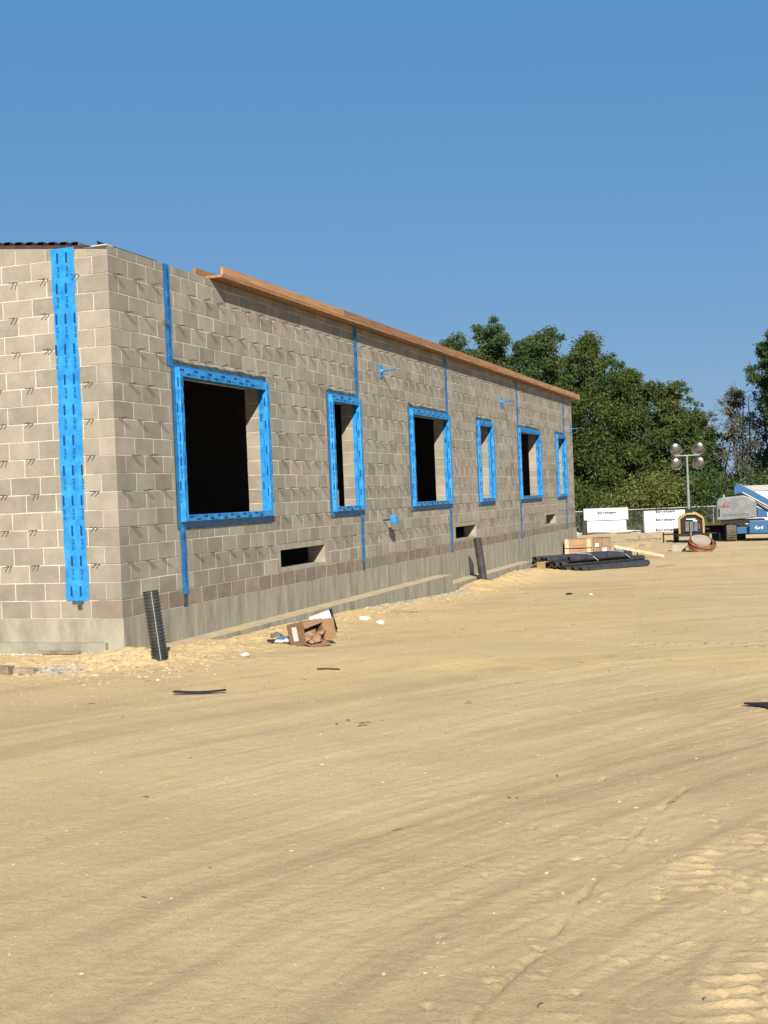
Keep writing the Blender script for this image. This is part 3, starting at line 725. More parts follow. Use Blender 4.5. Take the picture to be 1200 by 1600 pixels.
for i, (cx, cy, cz, r) in enumerate([(-.06,-.06,.07,.075),(-.03,.06,.06,.07),(.04,0,.03,.065),(-.1,0,.12,.09),(.03,.09,.10,.05),(.05,-.09,.02,.04)]):
    mb = MB(); mb.add(*crumple(cx, cy, cz, r, i, mtx=Mt, n=3, sc=(1, 1.1, .7))); mb.build('crumpled_paper', M_card_in, t)
# white pail behind the box, blue and white bag left of it
t = empty('plastic_pail', (1.40, 2.35, gz(1.4,2.35)), .5, label='white plastic pail with dark rim tipped behind the cardboard box', cat='pail')
a = Vector((-.13, .02, .10)); b = Vector((.16, 0, .17)); MB().tube([a, b], .115, 20, cap=True, smooth=False, r1=.135).build('pail_body', M_white, t)
dirn = (b-a).normalized(); MB().pipe(b-dirn*.03, b+dirn*.006, .141, .128, 20).build('rim', M_dark, t)
t = empty('caulk_bag', (1.46, 1.08, gz(1.46,1.08)), .3, label='crumpled blue and white plastic bag on the sand left of the cardboard box', cat='bag')
mb = MB(); mb.add(*crumple(0, 0, .055, .12, 5, (1, .7, .28))); mb.build('bag_top', mat('blue grey film', (.10,.17,.30), .35, var=.4, nscale=20), t)
mb = MB(); mb.add(*crumple(.0, -.04, .04, .12, 8, (1.05, .5, .22))); mb.build('bag_front', M_white, t)
MB().box((-.19, -.05, .03), (-.10, .0, .055)).build('nozzle', M_dark, t)
# wood blocks at the left edge, rubble, curved strip
t = tag(MB().box((-.22, -.05, 0), (.02, .06, .095)).build('wood_block', M_wood_grey, None, (-.39,-1.5, gz(-.39,-1.5)-.005)), 'larger weathered wood block on the sand at the left edge', 'wood block'); bevel(t, .004)
t = tag(MB().box((-.0, -.04, 0), (.24, .05, .06)).build('wood_offcut', M_wood_grey, None, (-.35,-1.46, gz(-.3,-1.46)-.003)), 'flatter wood offcut touching the block at the left edge', 'wood offcut'); bevel(t, .004)
tag(MB().box((-.28, 0, 0), (.28, .05, .03)).build('half_buried_board', M_wood_grey, None, (-.75,-.19, -.375)), 'thin grey board half buried along the gable footing', 'board')
mb = MB(); pts = [(-.21, -.08, .015), (-.1, -.05, .006), (0, -.03, .003), (.1, 0, .006), (.22, .05, .014)]
for (x0, y0, z0), (x1, y1, z1) in zip(pts[:-1], pts[1:]):
    mb.add([(x0,y0-.016,z0),(x1,y1-.016,z1),(x1,y1+.02,z1+.004),(x0,y0+.02,z0+.004),(x0,y0-.016,z0-.012),(x1,y1-.016,z1-.012),(x1,y1+.02,z1-.008),(x0,y0+.02,z0-.008)], [(0,1,2,3),(7,6,5,4),(0,4,5,1),(3,2,6,7)])
tag(mb.build('rubber_strip', M_black_rough, None, (2.26,-2.38, gz(2.26,-2.38)+.02)), 'thin dark curved strip lying alone on the dirt in front of the corner', 'strip')
# dark sheet added in place of a cast shadow at the right edge
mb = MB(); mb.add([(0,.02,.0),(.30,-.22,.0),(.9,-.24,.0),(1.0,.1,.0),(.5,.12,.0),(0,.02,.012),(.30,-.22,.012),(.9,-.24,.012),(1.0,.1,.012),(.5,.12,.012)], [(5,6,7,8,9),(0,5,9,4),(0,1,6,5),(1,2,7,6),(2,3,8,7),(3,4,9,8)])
tag(mb.build('shadow_patch', M_black_rough, None, (6.76,-2.44, gz(6.9,-2.4)+.012)), 'dark flat pointed sheet standing for a cast shadow at the right edge', 'mat')  # added to stand for a cast shadow, not a real mat
# small debris: stones, scraps, twigs
ico = []
ph = (1+5**.5)/2
iv = np.array([(-1,ph,0),(1,ph,0),(-1,-ph,0),(1,-ph,0),(0,-1,ph),(0,1,ph),(0,-1,-ph),(0,1,-ph),(ph,0,-1),(ph,0,1),(-ph,0,-1),(-ph,0,1)])/1.9
iff = np.array([(0,11,5),(0,5,1),(0,1,7),(0,7,10),(0,10,11),(1,5,9),(5,11,4),(11,10,2),(10,7,6),(7,1,8),(3,9,4),(3,4,2),(3,2,6),(3,6,8),(3,8,9),(4,9,5),(2,4,11),(6,2,10),(8,6,7),(9,8,1)])
def stones(name, pts, mat_, rmin, rmax, flat=.6, **k):
    n = len(pts); Vs = np.repeat(iv[None], n, 0)*rng.uniform(.65, 1.2, (n, 12, 1))
    r = rng.uniform(rmin, rmax, (n, 1, 1))*rng.uniform(.5, 1, (n, 1, 1)); Vs = Vs*r*np.stack([rng.uniform(.7, 1.4, n), rng.uniform(.6, 1.1, n), rng.uniform(flat*.6, flat, n)], 1)[:, None]
    a = rng.uniform(0, 6.3, n); c, s = np.cos(a)[:, None], np.sin(a)[:, None]
    X = Vs[..., 0]*c-Vs[..., 1]*s; Y = Vs[..., 0]*s+Vs[..., 1]*c
    zz = np.array([gz(px, py) for px, py in pts])[:, None]
    Vf = np.stack([X+np.array(pts)[:, :1], Y+np.array(pts)[:, 1:2], Vs[..., 2]+zz+r[:, :, 0]*.05], 2).reshape(-1, 3)
    Ff = (iff[None]+12*np.arange(n)[:, None, None]).reshape(-1, 3)
    return obj(name, np_mesh(name, Vf, Ff, mat_), **k)
pts = []
for _ in range(900): pts.append((abs(rng.normal(.75, .35)), rng.uniform(-1.5, 21)))
for _ in range(300): pts.append((rng.uniform(-1.8, 1.6), rng.normal(-1.2, .45)))
stones('gravel', pts, M_peb, .012, .035, kind='stuff', label='pale pebbles in the sand along the wall', cat='gravel')
pts = [(rng.normal(1.2, .8), rng.normal(-2.3, .45)) for _ in range(420)]+[(rng.uniform(1, 7.6), rng.uniform(-8.3, 6)) for _ in range(2600)]
stones('loose_pebbles', pts, M_peb, .003, .014, kind='stuff', label='small pebbles scattered over the graded dirt', cat='pebbles')
pts = [(abs(rng.normal(.7, .4)), rng.uniform(-1.6, 20)) for _ in range(420)]+[(rng.normal(.4, .6), rng.normal(-.95, .35)) for _ in range(170)]
stones('sand_clods', pts, mat('sand clods', (.47,.345,.18), .95, nscale=6, c2=(.58,.44,.24), island=.15), .012, .042, .6, kind='stuff', label='lumpy yellow sand clods along the foot of the walls', cat='sand')
stones('mortar_droppings', [(rng.uniform(-1.9, .05), rng.normal(-.13, .045)) for _ in range(170)], mat('white mortar droppings', (.62,.60,.52), .95, island=.15), .008, .035, .5, kind='stuff', label='white mortar droppings at the foot of the gable wall', cat='mortar')
pts = [(rng.normal(-.02, .14), rng.normal(-1.28, .09)) for _ in range(110)]
stones('rubble', pts, M_stone, .02, .05, .7, kind='stuff', label='small heap of grey mortar rubble beside the wood offcut at left', cat='rubble')
pts = [(rng.normal(.52, .12), rng.uniform(6.4, 12)) for _ in range(260)]+[(rng.normal(.5, .12), rng.uniform(16, 19)) for _ in range(60)]
stones('footing_rubble', pts, M_stone, .02, .06, .6, kind='stuff', label='grey rubble along the footing ledge halfway down the long wall', cat='rubble')
stones('mortar_crumbs', [(rng.normal(4.15, .10), rng.normal(-3.37, .07)) for _ in range(22)], mat('brown crumbs', (.16,.12,.07), .9, island=.4), .01, .028, .5, kind='stuff', label='cluster of brown crumbs on the open dirt', cat='debris')
mb = MB()
for k in range(110):
    x, y = rng.uniform(1.2, 7.5), rng.uniform(-8.2, 12); a = rng.uniform(0, 3.14); l = rng.uniform(.005, .028)*(1+max(0, y+4)*.05)
    z = gz(x, y)+.004; d = Vector((math.cos(a)*l, math.sin(a)*l, rng.uniform(-.003, .003))); mb.tube([Vector((x, y, z))-d, Vector((x+rng.uniform(-.3, .3)*l, y+rng.uniform(-.3, .3)*l, z+.002)), Vector((x, y, z))+d], .0018*(1+max(0, y+4)*.03), 4, smooth=False)
mb.build('twigs', M_twig, None, kind='stuff', label='dark twigs and straws scattered on the dirt', cat='twigs')
scr = [((1.3,4.1),.10,'crushed white bag on the rubble past the pail'),((1.75,3.55),.07,'crumpled clear plastic cup on the sand'),((1.05,1.75),.09,'grey plastic scrap between the corner and the cardboard box'),
       ((1.62,-.25),.06,'white mortar scrap right of the corrugated pipe'),((3.0,10.2),.06,'dark crumpled scrap beyond the pipe pile in open dirt'),((3.45,9.9),.05,'small white scrap on the open dirt')]
for i, ((x, y), r, lb) in enumerate(scr):
    mb = MB(); mb.add(*crumple(0, 0, r*.2, r, 50+i, (1, .6, .45)))
    tag(mb.build('litter', M_dark if 'dark' in lb else (M_greyc if 'grey' in lb else M_film), None, (x, y, gz(x, y))), lb, 'litter')
tag(MB().tube([(-.13, -.01, .01), (-.03, .01, .012), (.10, 0, .008)], .008, 6).build('stick', M_twig, None, (2.88,-.95, gz(2.88,-.95))), 'short dark stick on the dirt in front of the cardboard box', 'stick')
tag(MB().box((-.22, -.03, 0), (.22, .03, .02)).build('wood_scrap', M_wood_grey, None, (1.4, 5.5, gz(1.4, 5.5))), 'flat wood scrap on the sand past the pail', 'wood scrap')

# ------------------------------------------------------------------ pipe pile
axd = Vector((.60, .80, 0)); acr = Vector((.80, -.60, 0)); R_ = .076; PL = 3.0
def pipe_thing(o, z, L=PL, lb=None, r=R_, yaw=0, group='black plastic pipes heaped by the foundation'):
    th_ = math.atan2(.8, .6)+yaw
    q = tag(MB().pipe((0, 0, 0), (L, 0, .0), r, r*.82, 18).build('plastic_pipe', M_black, None, (o.x, o.y, z)), lb or 'black plastic pipe stacked among its likes beside the foundation wall', 'pipe', group)
    q.rotation_euler = (0, 0, th_); return q
org = Vector((.30, 19.35, 0)); gb = -.86
pm = {}
gb = -.89
for row, n_ in ((0, 8), (1, 7), (2, 5)):
    for i in range(n_):
        o = org+acr*(i*.163+row*.082)+axd*(random.uniform(-.10, .10)-.12*row)
        ordn = ['first', 'second', 'third', 'fourth', 'fifth', 'sixth', 'seventh', 'eighth'][i]
        pipe_thing(o, gb+R_+row*.126, PL, '%s black pipe counted from the wall in the %s layer of the pile' % (ordn, ['bottom', 'middle', 'top'][row]), yaw=random.uniform(-.012, .012))
o = org+acr*1.30+axd*.15; pipe_thing(o, gb+R_*1.1, 2.7, 'black plastic pipe lying loose along the near side of the pipe pile')
o = org+acr*1.46+axd*.0; pipe_thing(o, gb+.085, 2.5, 'black pipe lying nearest the camera in front of the pile', r=.084)
o = org+acr*1.64+axd*.1; pipe_thing(o, gb+.08, 2.35, 'outermost black pipe on the ground at the right front of the pile', r=.075)
o = org+acr*1.16+axd*.15; pipe_thing(o, gb+R_+.126*2, 2.2, 'single black pipe resting on top of the pile')
for k, (dd, lb) in enumerate(((.95, 'white strap round the pipe pile near its sawn ends'), (2.1, 'white strap round the far half of the pipe pile'))):
    c = org+acr*.9+axd*dd; mb = MB()
    pts = [c+acr*a_+Vector((0, 0, gb+z_)) for a_, z_ in ((-.3, .43), (.0, .43), (.22, .42), (.36, .34), (.50, .26))]
    mb.tube(pts, .007, 6); tag(mb.build('strap', M_white), lb, 'strap')
for k, (dd, ln, lb) in enumerate(((.3, 2.0, 'flat board under the near side of the pipe pile'), (1.9, 1.15, 'reddish board sticking out past the right end of the pipe pile'))):
    c = org+acr*1.95+axd*(dd-.1*k); q = MB().box((0, -.05, 0), (ln, .05, .04)).build('board', M_wood_red if k else M_wood_grey, None, (c.x, c.y, gb-.01)); q.rotation_euler = (0, 0, math.atan2(.8, .6)-.22); tag(q, lb, 'board')
t = empty('cardboard_scrap', (.55, 18.35, gz(.55, 18.35)), math.atan2(-.6, .8), label='torn tan cardboard piece left of the pipe ends', cat='cardboard')
MB().prism([(-.3, 0), (.1, .16), (.12, .15), (-.27, -.005)], -.02, .3).build('folded_panel', mat('tan cardboard', (.50,.34,.18), .85, var=.1), t)
MB().box((.1, -.05, 0), (.42, -.042, .17)).build('front_panel', mat('tan cardboard front', (.50,.34,.18), .85, var=.1), t)
# cartons by the wall end
def face_cam(x, y): return math.atan2(.342, .94)
RZ = face_cam(0, 0)
RZ = math.radians(11)
t = empty('carton_pallet', (.10, 24.4, -.93), RZ, label='pallet of strapped tan cartons at the far end of the long wall', cat='pallet')
MB().box((0, 0, 0), (.80, .9, .10)).build('pallet_base', M_wood_pale, t)
for k in range(3):
    for q in range(1): MB().box((.02, .0, .105+.18*k), (.80, .9, .105+.18*k+.172)).build('carton', M_carton, t)
for x_ in (-.0, .66): MB().box((x_, -.02, .1), (x_+.12, -.003, .65)).build('corner_board', M_wood_pale, t)
mb = MB(); mb.box((-.005, -.024, .36), (.81, -.0205, .385)); mb.build('band', M_dark, t)
q2 = Vector((.10, 24.4, 0))+Vector((math.cos(RZ), math.sin(RZ), 0))*.86
t = empty('carton_stack', (q2.x, q2.y, -.93), RZ, label='shrink wrapped brown cartons with white labels beside the tan pallet', cat='cartons')
for k in range(2):
    for j in range(2): MB().box((.0+.27*j, 0, .1+.28*k), (.262+.27*j, .8, .1+.28*k+.272)).build('carton', M_carton2, t)
MB().box((0, 0, 0), (.53, .8, .095)).build('pallet_base', M_wood_grey, t)
MB().box((.06, -.008, .40), (.16, -.003, .50)).build('label', M_white, t); MB().box((.27, -.008, .1), (.40, -.003, .36)).build('label', M_white, t)
q2 = Vector((.10, 24.4, 0))+Vector((math.cos(RZ), math.sin(RZ), 0))*1.42
t = tag(MB().box((0, 0, 0), (.48, .03, .50), Matrix.Rotation(-.12, 4, 'X')).build('plywood_sheet', mat('green grey plywood', (.27,.27,.19), .85, var=.15), None, (q2.x, q2.y-.1, -.93)), 'grey green plywood offcut standing right of the brown cartons', 'plywood'); t.rotation_euler = (0, 0, RZ)
mb = MB(); a = Vector((1.62, 24.1, -.55)); b = Vector((2.98, 25.0, -.93)); d = (b-a).normalized(); s_ = Vector((-d.y, d.x, 0)).normalized()*.03; u_ = Vector((0, 0, .09))
mb.add([a-s_, a+s_, b+s_, b-s_, a-s_+u_, a+s_+u_, b+s_+u_, b-s_+u_], [(0,3,2,1),(4,5,6,7),(0,1,5,4),(1,2,6,5),(2,3,7,6),(3,0,4,7)])
tag(mb.build('plank', M_wood_pale), 'long pale plank leaning from the plywood down to the dirt', 'plank')
mb = MB(); mb.tube([(1.72, 24.0, -.93), (1.66, 24.12, -.55)], .02, 6).tube([(2.3, 24.6, -.95), (2.2, 24.75, -.62)], .018, 6); tag(mb.build('stake', M_dark), 'dark stakes propping the leaning pale plank', 'stakes')
for k, (x, y, ln, lb) in enumerate(((1.9, 33.6, 1.6, 'dark timber lying on the dirt in front of the light tower'), (.2, 37.5, 2.4, 'weathered timber lying behind the cartons'), (1.1, 45, 3.2, 'far timber lying in front of the foam boards'))):
    q = bevel(MB().box((-ln/2, -.09, 0), (ln/2, .09, .14)).build('timber', M_wood_grey, None, (x, y, gz(x, y)-.02)), .01); q.rotation_euler = (0, 0, RZ+.1*k-.1); tag(q, lb, 'timber')
RZ = math.radians(11)
# foam board stacks
T_F = text_geo('Styrofoam')
def foam_stack(name, x, y, w_, levels, lb, texts, rz=RZ, taper=0):
    t = empty(name, (x, y, gz(x, y)), rz, label=lb, cat='foam boards'); z = 0.02
    for i, (h_, inset) in enumerate(levels):
        o = MB().box((inset, 0, z), (w_-inset, 1.2, z+h_)).build('board_bundle', M_white, t); bevel(o, .03, 2)
        nb = int(h_/.10)
        mb = MB()
        for q in range(nb+1): mb.box((inset-.002, -.004, z+h_*q/nb-.004), (w_-inset+.002, .1, z+h_*q/nb+.001))
        mb.build('board_edge', mat('foam seam', (.60,.60,.60), .7), o)
        z += h_+.035
    mb = MB()
    for (tx, tz, L2) in texts: put_text(mb, T_F, lambda u, v: (tx+u, -.035, tz+v), L2, .19); put_text(mb, T_F, lambda u, v: (tx+.012+u, -.036, tz+.012+v), L2, .19)
    if texts: mb.build('lettering', M_ink, t)
    return t, z
t, z = foam_stack('foam_board_stack', -4.72, 54.0, 2.42, [(.66, .12), (.66, 0)], 'two wrapped white foam board bundles stacked in front of the fence', [(1.25, 1.12, 1.0)])
M_shade = mat('grey wrap shade', (.50,.51,.52), .5)  # shade colour for the white wrap
MB().box((2.20, -.012, .74), (2.38, -.004, 1.36)).build('wrap_end_shade', M_shade, t)  # shaded right end of the bundle painted as a grey strip on its front
mb = MB(); 
for k in range(6): mb.tube([(.9+.2*k*.8, -.03, .1), (1.0+.25*k, -.035, .3+.05*k)], .008, 4)
mb.build('wrap_crease_shade', M_shade, t)
t, z = foam_stack('foam_board_stack', -1.25, 52.7, 2.16, [(1.16, 0)], 'single white foam board stack with three lines of lettering near the light tower', [(1.1, 1.10, 1.0), (1.1, .66, 1.0), (1.1, .12, 1.05)])
MB().box((-.02, -.02, 1.185), (2.18, 1.22, 1.205)).build('cover_sheet', M_dark, t)
mb = MB(); mb.add(*crumple(0, 0, .08, 1.0, 71, (2.0, .5, .15), n=10)); tag(mb.build('plastic_wrap', M_film, None, (-3.3, 53.2, -1.27)), 'loose white plastic wrap on the ground before the foam bundles', 'plastic wrap')
mb = MB(); mb.add(*crumple(0, 0, .08, .5, 72, (1.2, .5, .3), n=7)); tag(mb.build('plastic_wrap', M_film, None, (-4.9, 51.4, -1.25)), 'small white plastic wrap at the far wall end beside the short pipe', 'plastic wrap')
# chain link fence
t = empty('chain_link_fence', (-1.6, 55.9, -1.25), math.radians(20), label='low chain link fence with top rail before the trees', cat='fence')
MB().tube([(-9, 0, 1.22), (16, 0, 1.22)], .035, 8).build('top_rail', M_galv, t)
for k in range(9): MB().tube([(-8.4+3.05*k, 0, -.1), (-8.4+3.05*k, 0, 1.27)], .04, 8).build('fence_post', M_galv, t)
mb = MB(); k = -9.0
while k < 16:
    for sgn in (1, -1):
        a = Vector((k, .04, .02)); b = Vector((k+sgn*1.18, .04, 1.2)); u = Vector((.004, 0, 0)); mb.add([a-u, a+u, b+u, b-u], [(0,1,2,3)])
    k += .10
mb.build('wire_mesh', mat('fence wire', (.16,.17,.16), .6, metal=.4), t, kind='stuff')
RZ = math.radians(6)
# concrete cube and coiled hose
t = tag(MB().box((0, 0, 0), (.47, .4, .24)).build('concrete_chunk', M_concrete, None, (2.70, 29.6, gz(2.7, 29.6)-.01)), 'small concrete block on the dirt left of the hose coil', 'block'); t.rotation_euler = (0, 0, RZ); bevel(t, .01)
t = empty('hose_coil', (3.75, 28.9, gz(3.75, 28.9)+.0), RZ, label='coil of rusty orange hose with a round tan lid leaning on it', cat='hose coil')
tm = Matrix.Translation((0, 0, .20)) @ Matrix.Rotation(math.radians(28), 4, 'X') @ Matrix.Rotation(math.radians(10), 4, 'Y')
for k, (rr_, zz) in enumerate(((.36,.0),(.40,.045),(.37,.09),(.41,.13),(.38,-.045),(.42,.01),(.35,.15))):
    MB().tube([tm @ Vector((rr_*math.cos(q*math.pi/12), rr_*math.sin(q*math.pi/12), zz+.012*math.sin(q+k))) for q in range(25)], .028, 7, cap=False).build('hose_loop', M_orange, t)
mb = MB(); mb.tube([tm @ Vector((-.04, .02, .17)), tm @ Vector((-.04, .02, .20))], .32, 28, smooth=False); mb.build('round_lid', mat('dusty lid', (.33,.29,.22), .8, var=.12), t)
MB().tube([(-.45, -.1, .2), (-.35, -.3, .05), (-.1, -.38, .03), (.3, -.3, .03), (.45, -.1, .3), (.47, -.1, .1)], .022, 6).build('hose_tail', M_orange, t)
# ------------------------------------------------------------------ light tower
t = empty('light_tower', (2.60, 37.5, gz(2.6, 37.5)), RZ, label='towable light tower with four round lamps on a mast, yellow framed body', cat='light tower')
MB().prism([(-.40, .40), (.46, .40), (.46, .95), (.20, 1.12), (-.14, 1.12), (-.40, .95)], .05, 1.5).build('body', M_dark, t)
fr = [(-.44, .38), (-.44, .97), (-.16, 1.16), (.22, 1.16), (.50, .97), (.50, .38)]
mb = MB()
for a, b in zip(fr[:-1], fr[1:]): mb.tube([(a[0], 0, a[1]), (b[0], 0, b[1])], .045, 6, smooth=False)
for a, b in zip(fr[:-1], fr[1:]): mb.tube([(a[0], 1.5, a[1]), (b[0], 1.5, b[1])], .045, 6, smooth=False)
mb.build('yellow_frame', M_yellow, t)
MB().prism([(-.46, .45), (-.46, .95), (-.42, .97), (-.41, .45)], .0, 1.5).build('side_panel', M_yellow, t)
for k in range(3): MB().box((-.20+.17*k, -.02, .46), (-.06+.17*k, .045, .86)).build('grille', M_greyc, t)
MB().box((-.16, -.03, .93), (.20, .0, .97)).build('sticker', M_white, t); MB().box((.10, -.03, .86), (.26, .0, .91)).build('sticker', M_white, t); MB().box((.31, -.03, .55), (.36, .0, .75)).build('sticker', M_redink, t)
MB().box((-.55, -.05, .26), (.6, 1.6, .38)).build('chassis', M_dark, t)
for sx in (-.58, .62):
    w_ = MB().tube([(sx-.1, .7, .28), (sx+.1, .7, .28)], .29, 20, smooth=False).build('wheel', M_black_rough, t)
    MB().tube([(sx-.11, .7, .28), (sx+.11, .7, .28)], .15, 14, smooth=False).build('rim', M_greyc, w_)
    sg = -1 if sx < 0 else 1
    MB().tube([(sx, .2, .36), (sx+sg*.5, .2, .36)], .03, 6).build('outrigger', M_dark, t); MB().tube([(sx+sg*.5, .2, .0), (sx+sg*.5, .2, .44)], .03, 6).build('jack', M_dark, t)
    MB().box((sx-.1, .1, .5), (sx+.1, 1.3, .56)).build('fender', M_dark, t)
MB().tube([(.0, -.5, .36), (.0, .1, .34)], .03, 6).build('tow_bar', M_dark, t); MB().tube([(.0, -.48, 0), (.0, -.48, .5)], .03, 6).build('jack', M_galv, t)
for z0, z1, r in ((1.0, 2.1, .065), (2.1, 2.75, .055), (2.75, 3.52, .045)): MB().tube([(-.04, .4, z0), (-.04, .4, z1)], r, 10).build('mast', M_galv, t)
MB().tube([(-.50, .4, 3.52), (.46, .4, 3.52)], .032, 8).build('crossbar', M_galv, t)
MB().box((-.20, .25, 1.13), (.1, .6, 1.35)).build('winch', M_dark, t)
for lx, lz, tl in ((-.46, 3.80, -.45), (.42, 3.80, -.35), (-.46, 3.20, -.45), (.42, 3.20, -.35)):
    c = Vector((lx, .33, lz)); d = Vector((.25 if lx < 0 else -.15, -1, -.30)).normalized()
    prf = [(.07, .0), (.16, .04), (.225, .10), (.245, .15)]
    l_ = MB().tube([c-d*.14+d*p[1] for p in prf], [p[0] for p in prf], 20, cap=False).build('lamp_head', M_galv, t)
    MB().tube([c-d*.02, c+d*.02, c+d*.05, c+d*.066, c+d*.07], [.238, .20, .13, .06, .01], 20).build('lamp_lens', M_reflector, l_)
    MB().tube([c-d*.17, c-d*.10], .08, 10).build('lamp_socket', M_dark, l_)
    MB().tube([c+Vector((-.26, .05, -.02)), c+Vector((-.2, .07, -.2)) , Vector((lx, .4, 3.52)), c+Vector((.2, .07, -.2)), c+Vector((.26, .05, -.02))], .010, 5).build('yoke', M_galv, l_)
# ------------------------------------------------------------------ boom lift
t = empty('boom_lift', (4.58, 37.2, gz(4.6, 37.2)), RZ, label='blue four wheel boom lift with a grey engine hood at right edge', cat='boom lift')
hood = [(-.92,.93),(-.90,1.62),(-.84,1.72),(-.72,1.75),(.12,1.82),(.38,1.72),(.58,1.58),(.60,1.50),(.60,.92),(-.6,.86),(-.95,.86)]
h_ = MB().prism(hood, .0, 1.0).build('engine_hood', M_grey_p, t); bevel(h_, .05, 3)
MB().box((-.72, -.012, 1.02), (.30, -.002, 1.10)).build('hood_recess', M_greyc, h_); MB().box((-.86, -.015, 1.0), (-.80, -.002, 1.33)).build('hood_slot', M_dark, h_)
mb = MB(); mb.add([(-.70,-.012,1.38),(-.62,-.012,1.38),(-.555,-.012,1.58),(-.60,-.012,1.58)], [(0,1,2,3)]); mb.add([(-.84,-.012,1.38),(-.42,-.012,1.36),(-.42,-.012,1.41),(-.84,-.012,1.43)], [(0,1,2,3)]); mb.add([(-.53,-.012,1.42),(-.48,-.012,1.42),(-.44,-.012,1.56),(-.47,-.012,1.56)], [(0,1,2,3)]); mb.build('hood_logo', M_redink, h_)
MB().tube([(-.62, .3, 1.75), (-.62, .3, 1.86)], .02, 6).build('hood_knob', M_white, h_)
MB().box((-.75, .1, .70), (.9, 1.2, .86)).build('turntable', M_dark, t)
def tyre(cx, cy, lug=True):
    w_ = MB().tube([(cx-.19, cy, .40), (cx-.17, cy, .40), (cx+.17, cy, .40), (cx+.19, cy, .40)], [.34, .385, .385, .34], 28, smooth=False).build('wheel', M_tyre, t)
    mb = MB()
    for k in range(26):
        a = 2*math.pi*k/26
        for sg in (-1, 1):
            p0_ = Vector((cx+sg*.01, cy+.40*math.cos(a), .40+.40*math.sin(a))); a2 = a+.13; p1_ = Vector((cx+sg*.19, cy+.395*math.cos(a2), .40+.395*math.sin(a2)))
            mb.tube([p0_, p1_], .020, 4, smooth=False)
    mb.build('tread_lugs', M_tyre, w_, kind='stuff')
    MB().tube([(cx-.2, cy, .40), (cx+.2, cy, .40)], .20, 16, smooth=False).build('rim', M_blue_p, w_)
tyre(-.38, .45); tyre(-.38, 2.6); tyre(1.9, .45); tyre(1.9, 2.6)
ch = bevel(MB().box((-.18, .1, .30), (1.7, 2.9, .56)).build('chassis', M_blue_p, t), .02)
MB().box((-.1, .12, .565), (.2, .5, .66)).build('control_box', M_dark, t)
pn = bevel(MB().box((.28, -.15, .30), (1.02, .099, .82)).build('tool_box', M_blue_p, t), .03)
bpt = text_geo('4x4'); mb = MB(); put_text(mb, bpt, lambda u, v: (.64+u+v*.25, -.155, .54+v), .33, .15); mb.build('lettering', M_white, pn)
MB().box((.62, -.156, .38), (.67, -.1515, .43)).build('latch', M_dark, pn)
bevel(MB().box((1.06, -.15, .30), (1.8, .099, .82)).build('tool_box', M_blue_p, t), .03)
MB().prism([(.62,.92),(.62,1.34),(.98,1.15),(1.0,.92)], .0, .9).build('turret_side', M_blue_p, t)
bm = MB(); bm.prism([(-.22,1.86),(-.22,2.16),(-.10,2.28),(.05,2.26),(2.9,.50),(2.75,.24),(.02,1.90)], .25, .65); bm_ = bevel(bm.build('boom', M_blue_p, t), .02)
MB().prism([(.15,2.245),(.15,2.26),(2.8,.63),(2.8,.615)][::-1], .22, .24).build('hose_tray', M_galv, bm_)
MB().tube([(.08, .18, 1.93), (2.2, .18, .62)], .045, 8).build('lift_cylinder', M_galv, bm_)
MB().tube([(.02, .16, 1.84), (1.3, .16, 1.0)], .06, 8).build('hydraulic_rod', M_dark, bm_)
mb = MB()
for x_ in (3.0, 3.8):
    for y_ in (0, 1.6): mb.tube([(x_, y_, .15), (x_, y_, 1.25)], .025, 6)
for z_ in (.15, .7, 1.25): mb.tube([(3.0, 0, z_), (3.8, 0, z_), (3.8, 1.6, z_), (3.0, 1.6, z_), (3.0, 0, z_)], .025, 6)
mb.box((3.0, 0, .1), (3.8, 1.6, .15)); mb.build('platform', M_blue_p, t)
# red beam on grey crate behind
t = tag(MB().box((0, 0, 0), (1.35, .3, .33)).build('steel_crate', M_greyc, None, (3.25, 39.6, gz(3.2, 39.6)-.02)), 'grey crate under the red beam between light tower and boom lift', 'crate'); t.rotation_euler = (0, 0, RZ)
t = empty('steel_beam', (2.75, 39.4, gz(3, 39.5)+.31), RZ, label='dark red steel beam lying across the grey crate', cat='beam')
MB().box((0, 0, 0), (3.6, .3, .03)).build('flange', M_red, t); MB().box((0, 0, .27), (3.6, .3, .30)).build('flange', M_red, t); MB().box((0, .12, .031), (3.6, .16, .269)).build('web', M_red, t)
# white trailer
d_ = Vector((math.cos(RZ), math.sin(RZ), 0)); c = Vector((4.05, 45.5, 0))
t = empty('site_trailer', (c.x, c.y, -1.2), RZ, label='white site trailer with grey roof edge behind the boom lift', cat='trailer')
MB().box((.25, 0, .5), (7, 2.5, 2.03)).build('trailer_body', M_white, t); MB().box((.20, -.05, 2.032), (7.05, 2.55, 2.28)).build('roof', M_greyc if False else mat('trailer roof', (.42,.41,.38), .7), t)
for x_ in (3.2, 4.1):
    w_ = MB().tube([(x_, .0, .35), (x_, .25, .35)], .35, 18, smooth=False).build('wheel', M_black_rough, t)
MB().box((.5, .2, .4), (6.8, 2.3, .498)).build('chassis', M_dark, t)

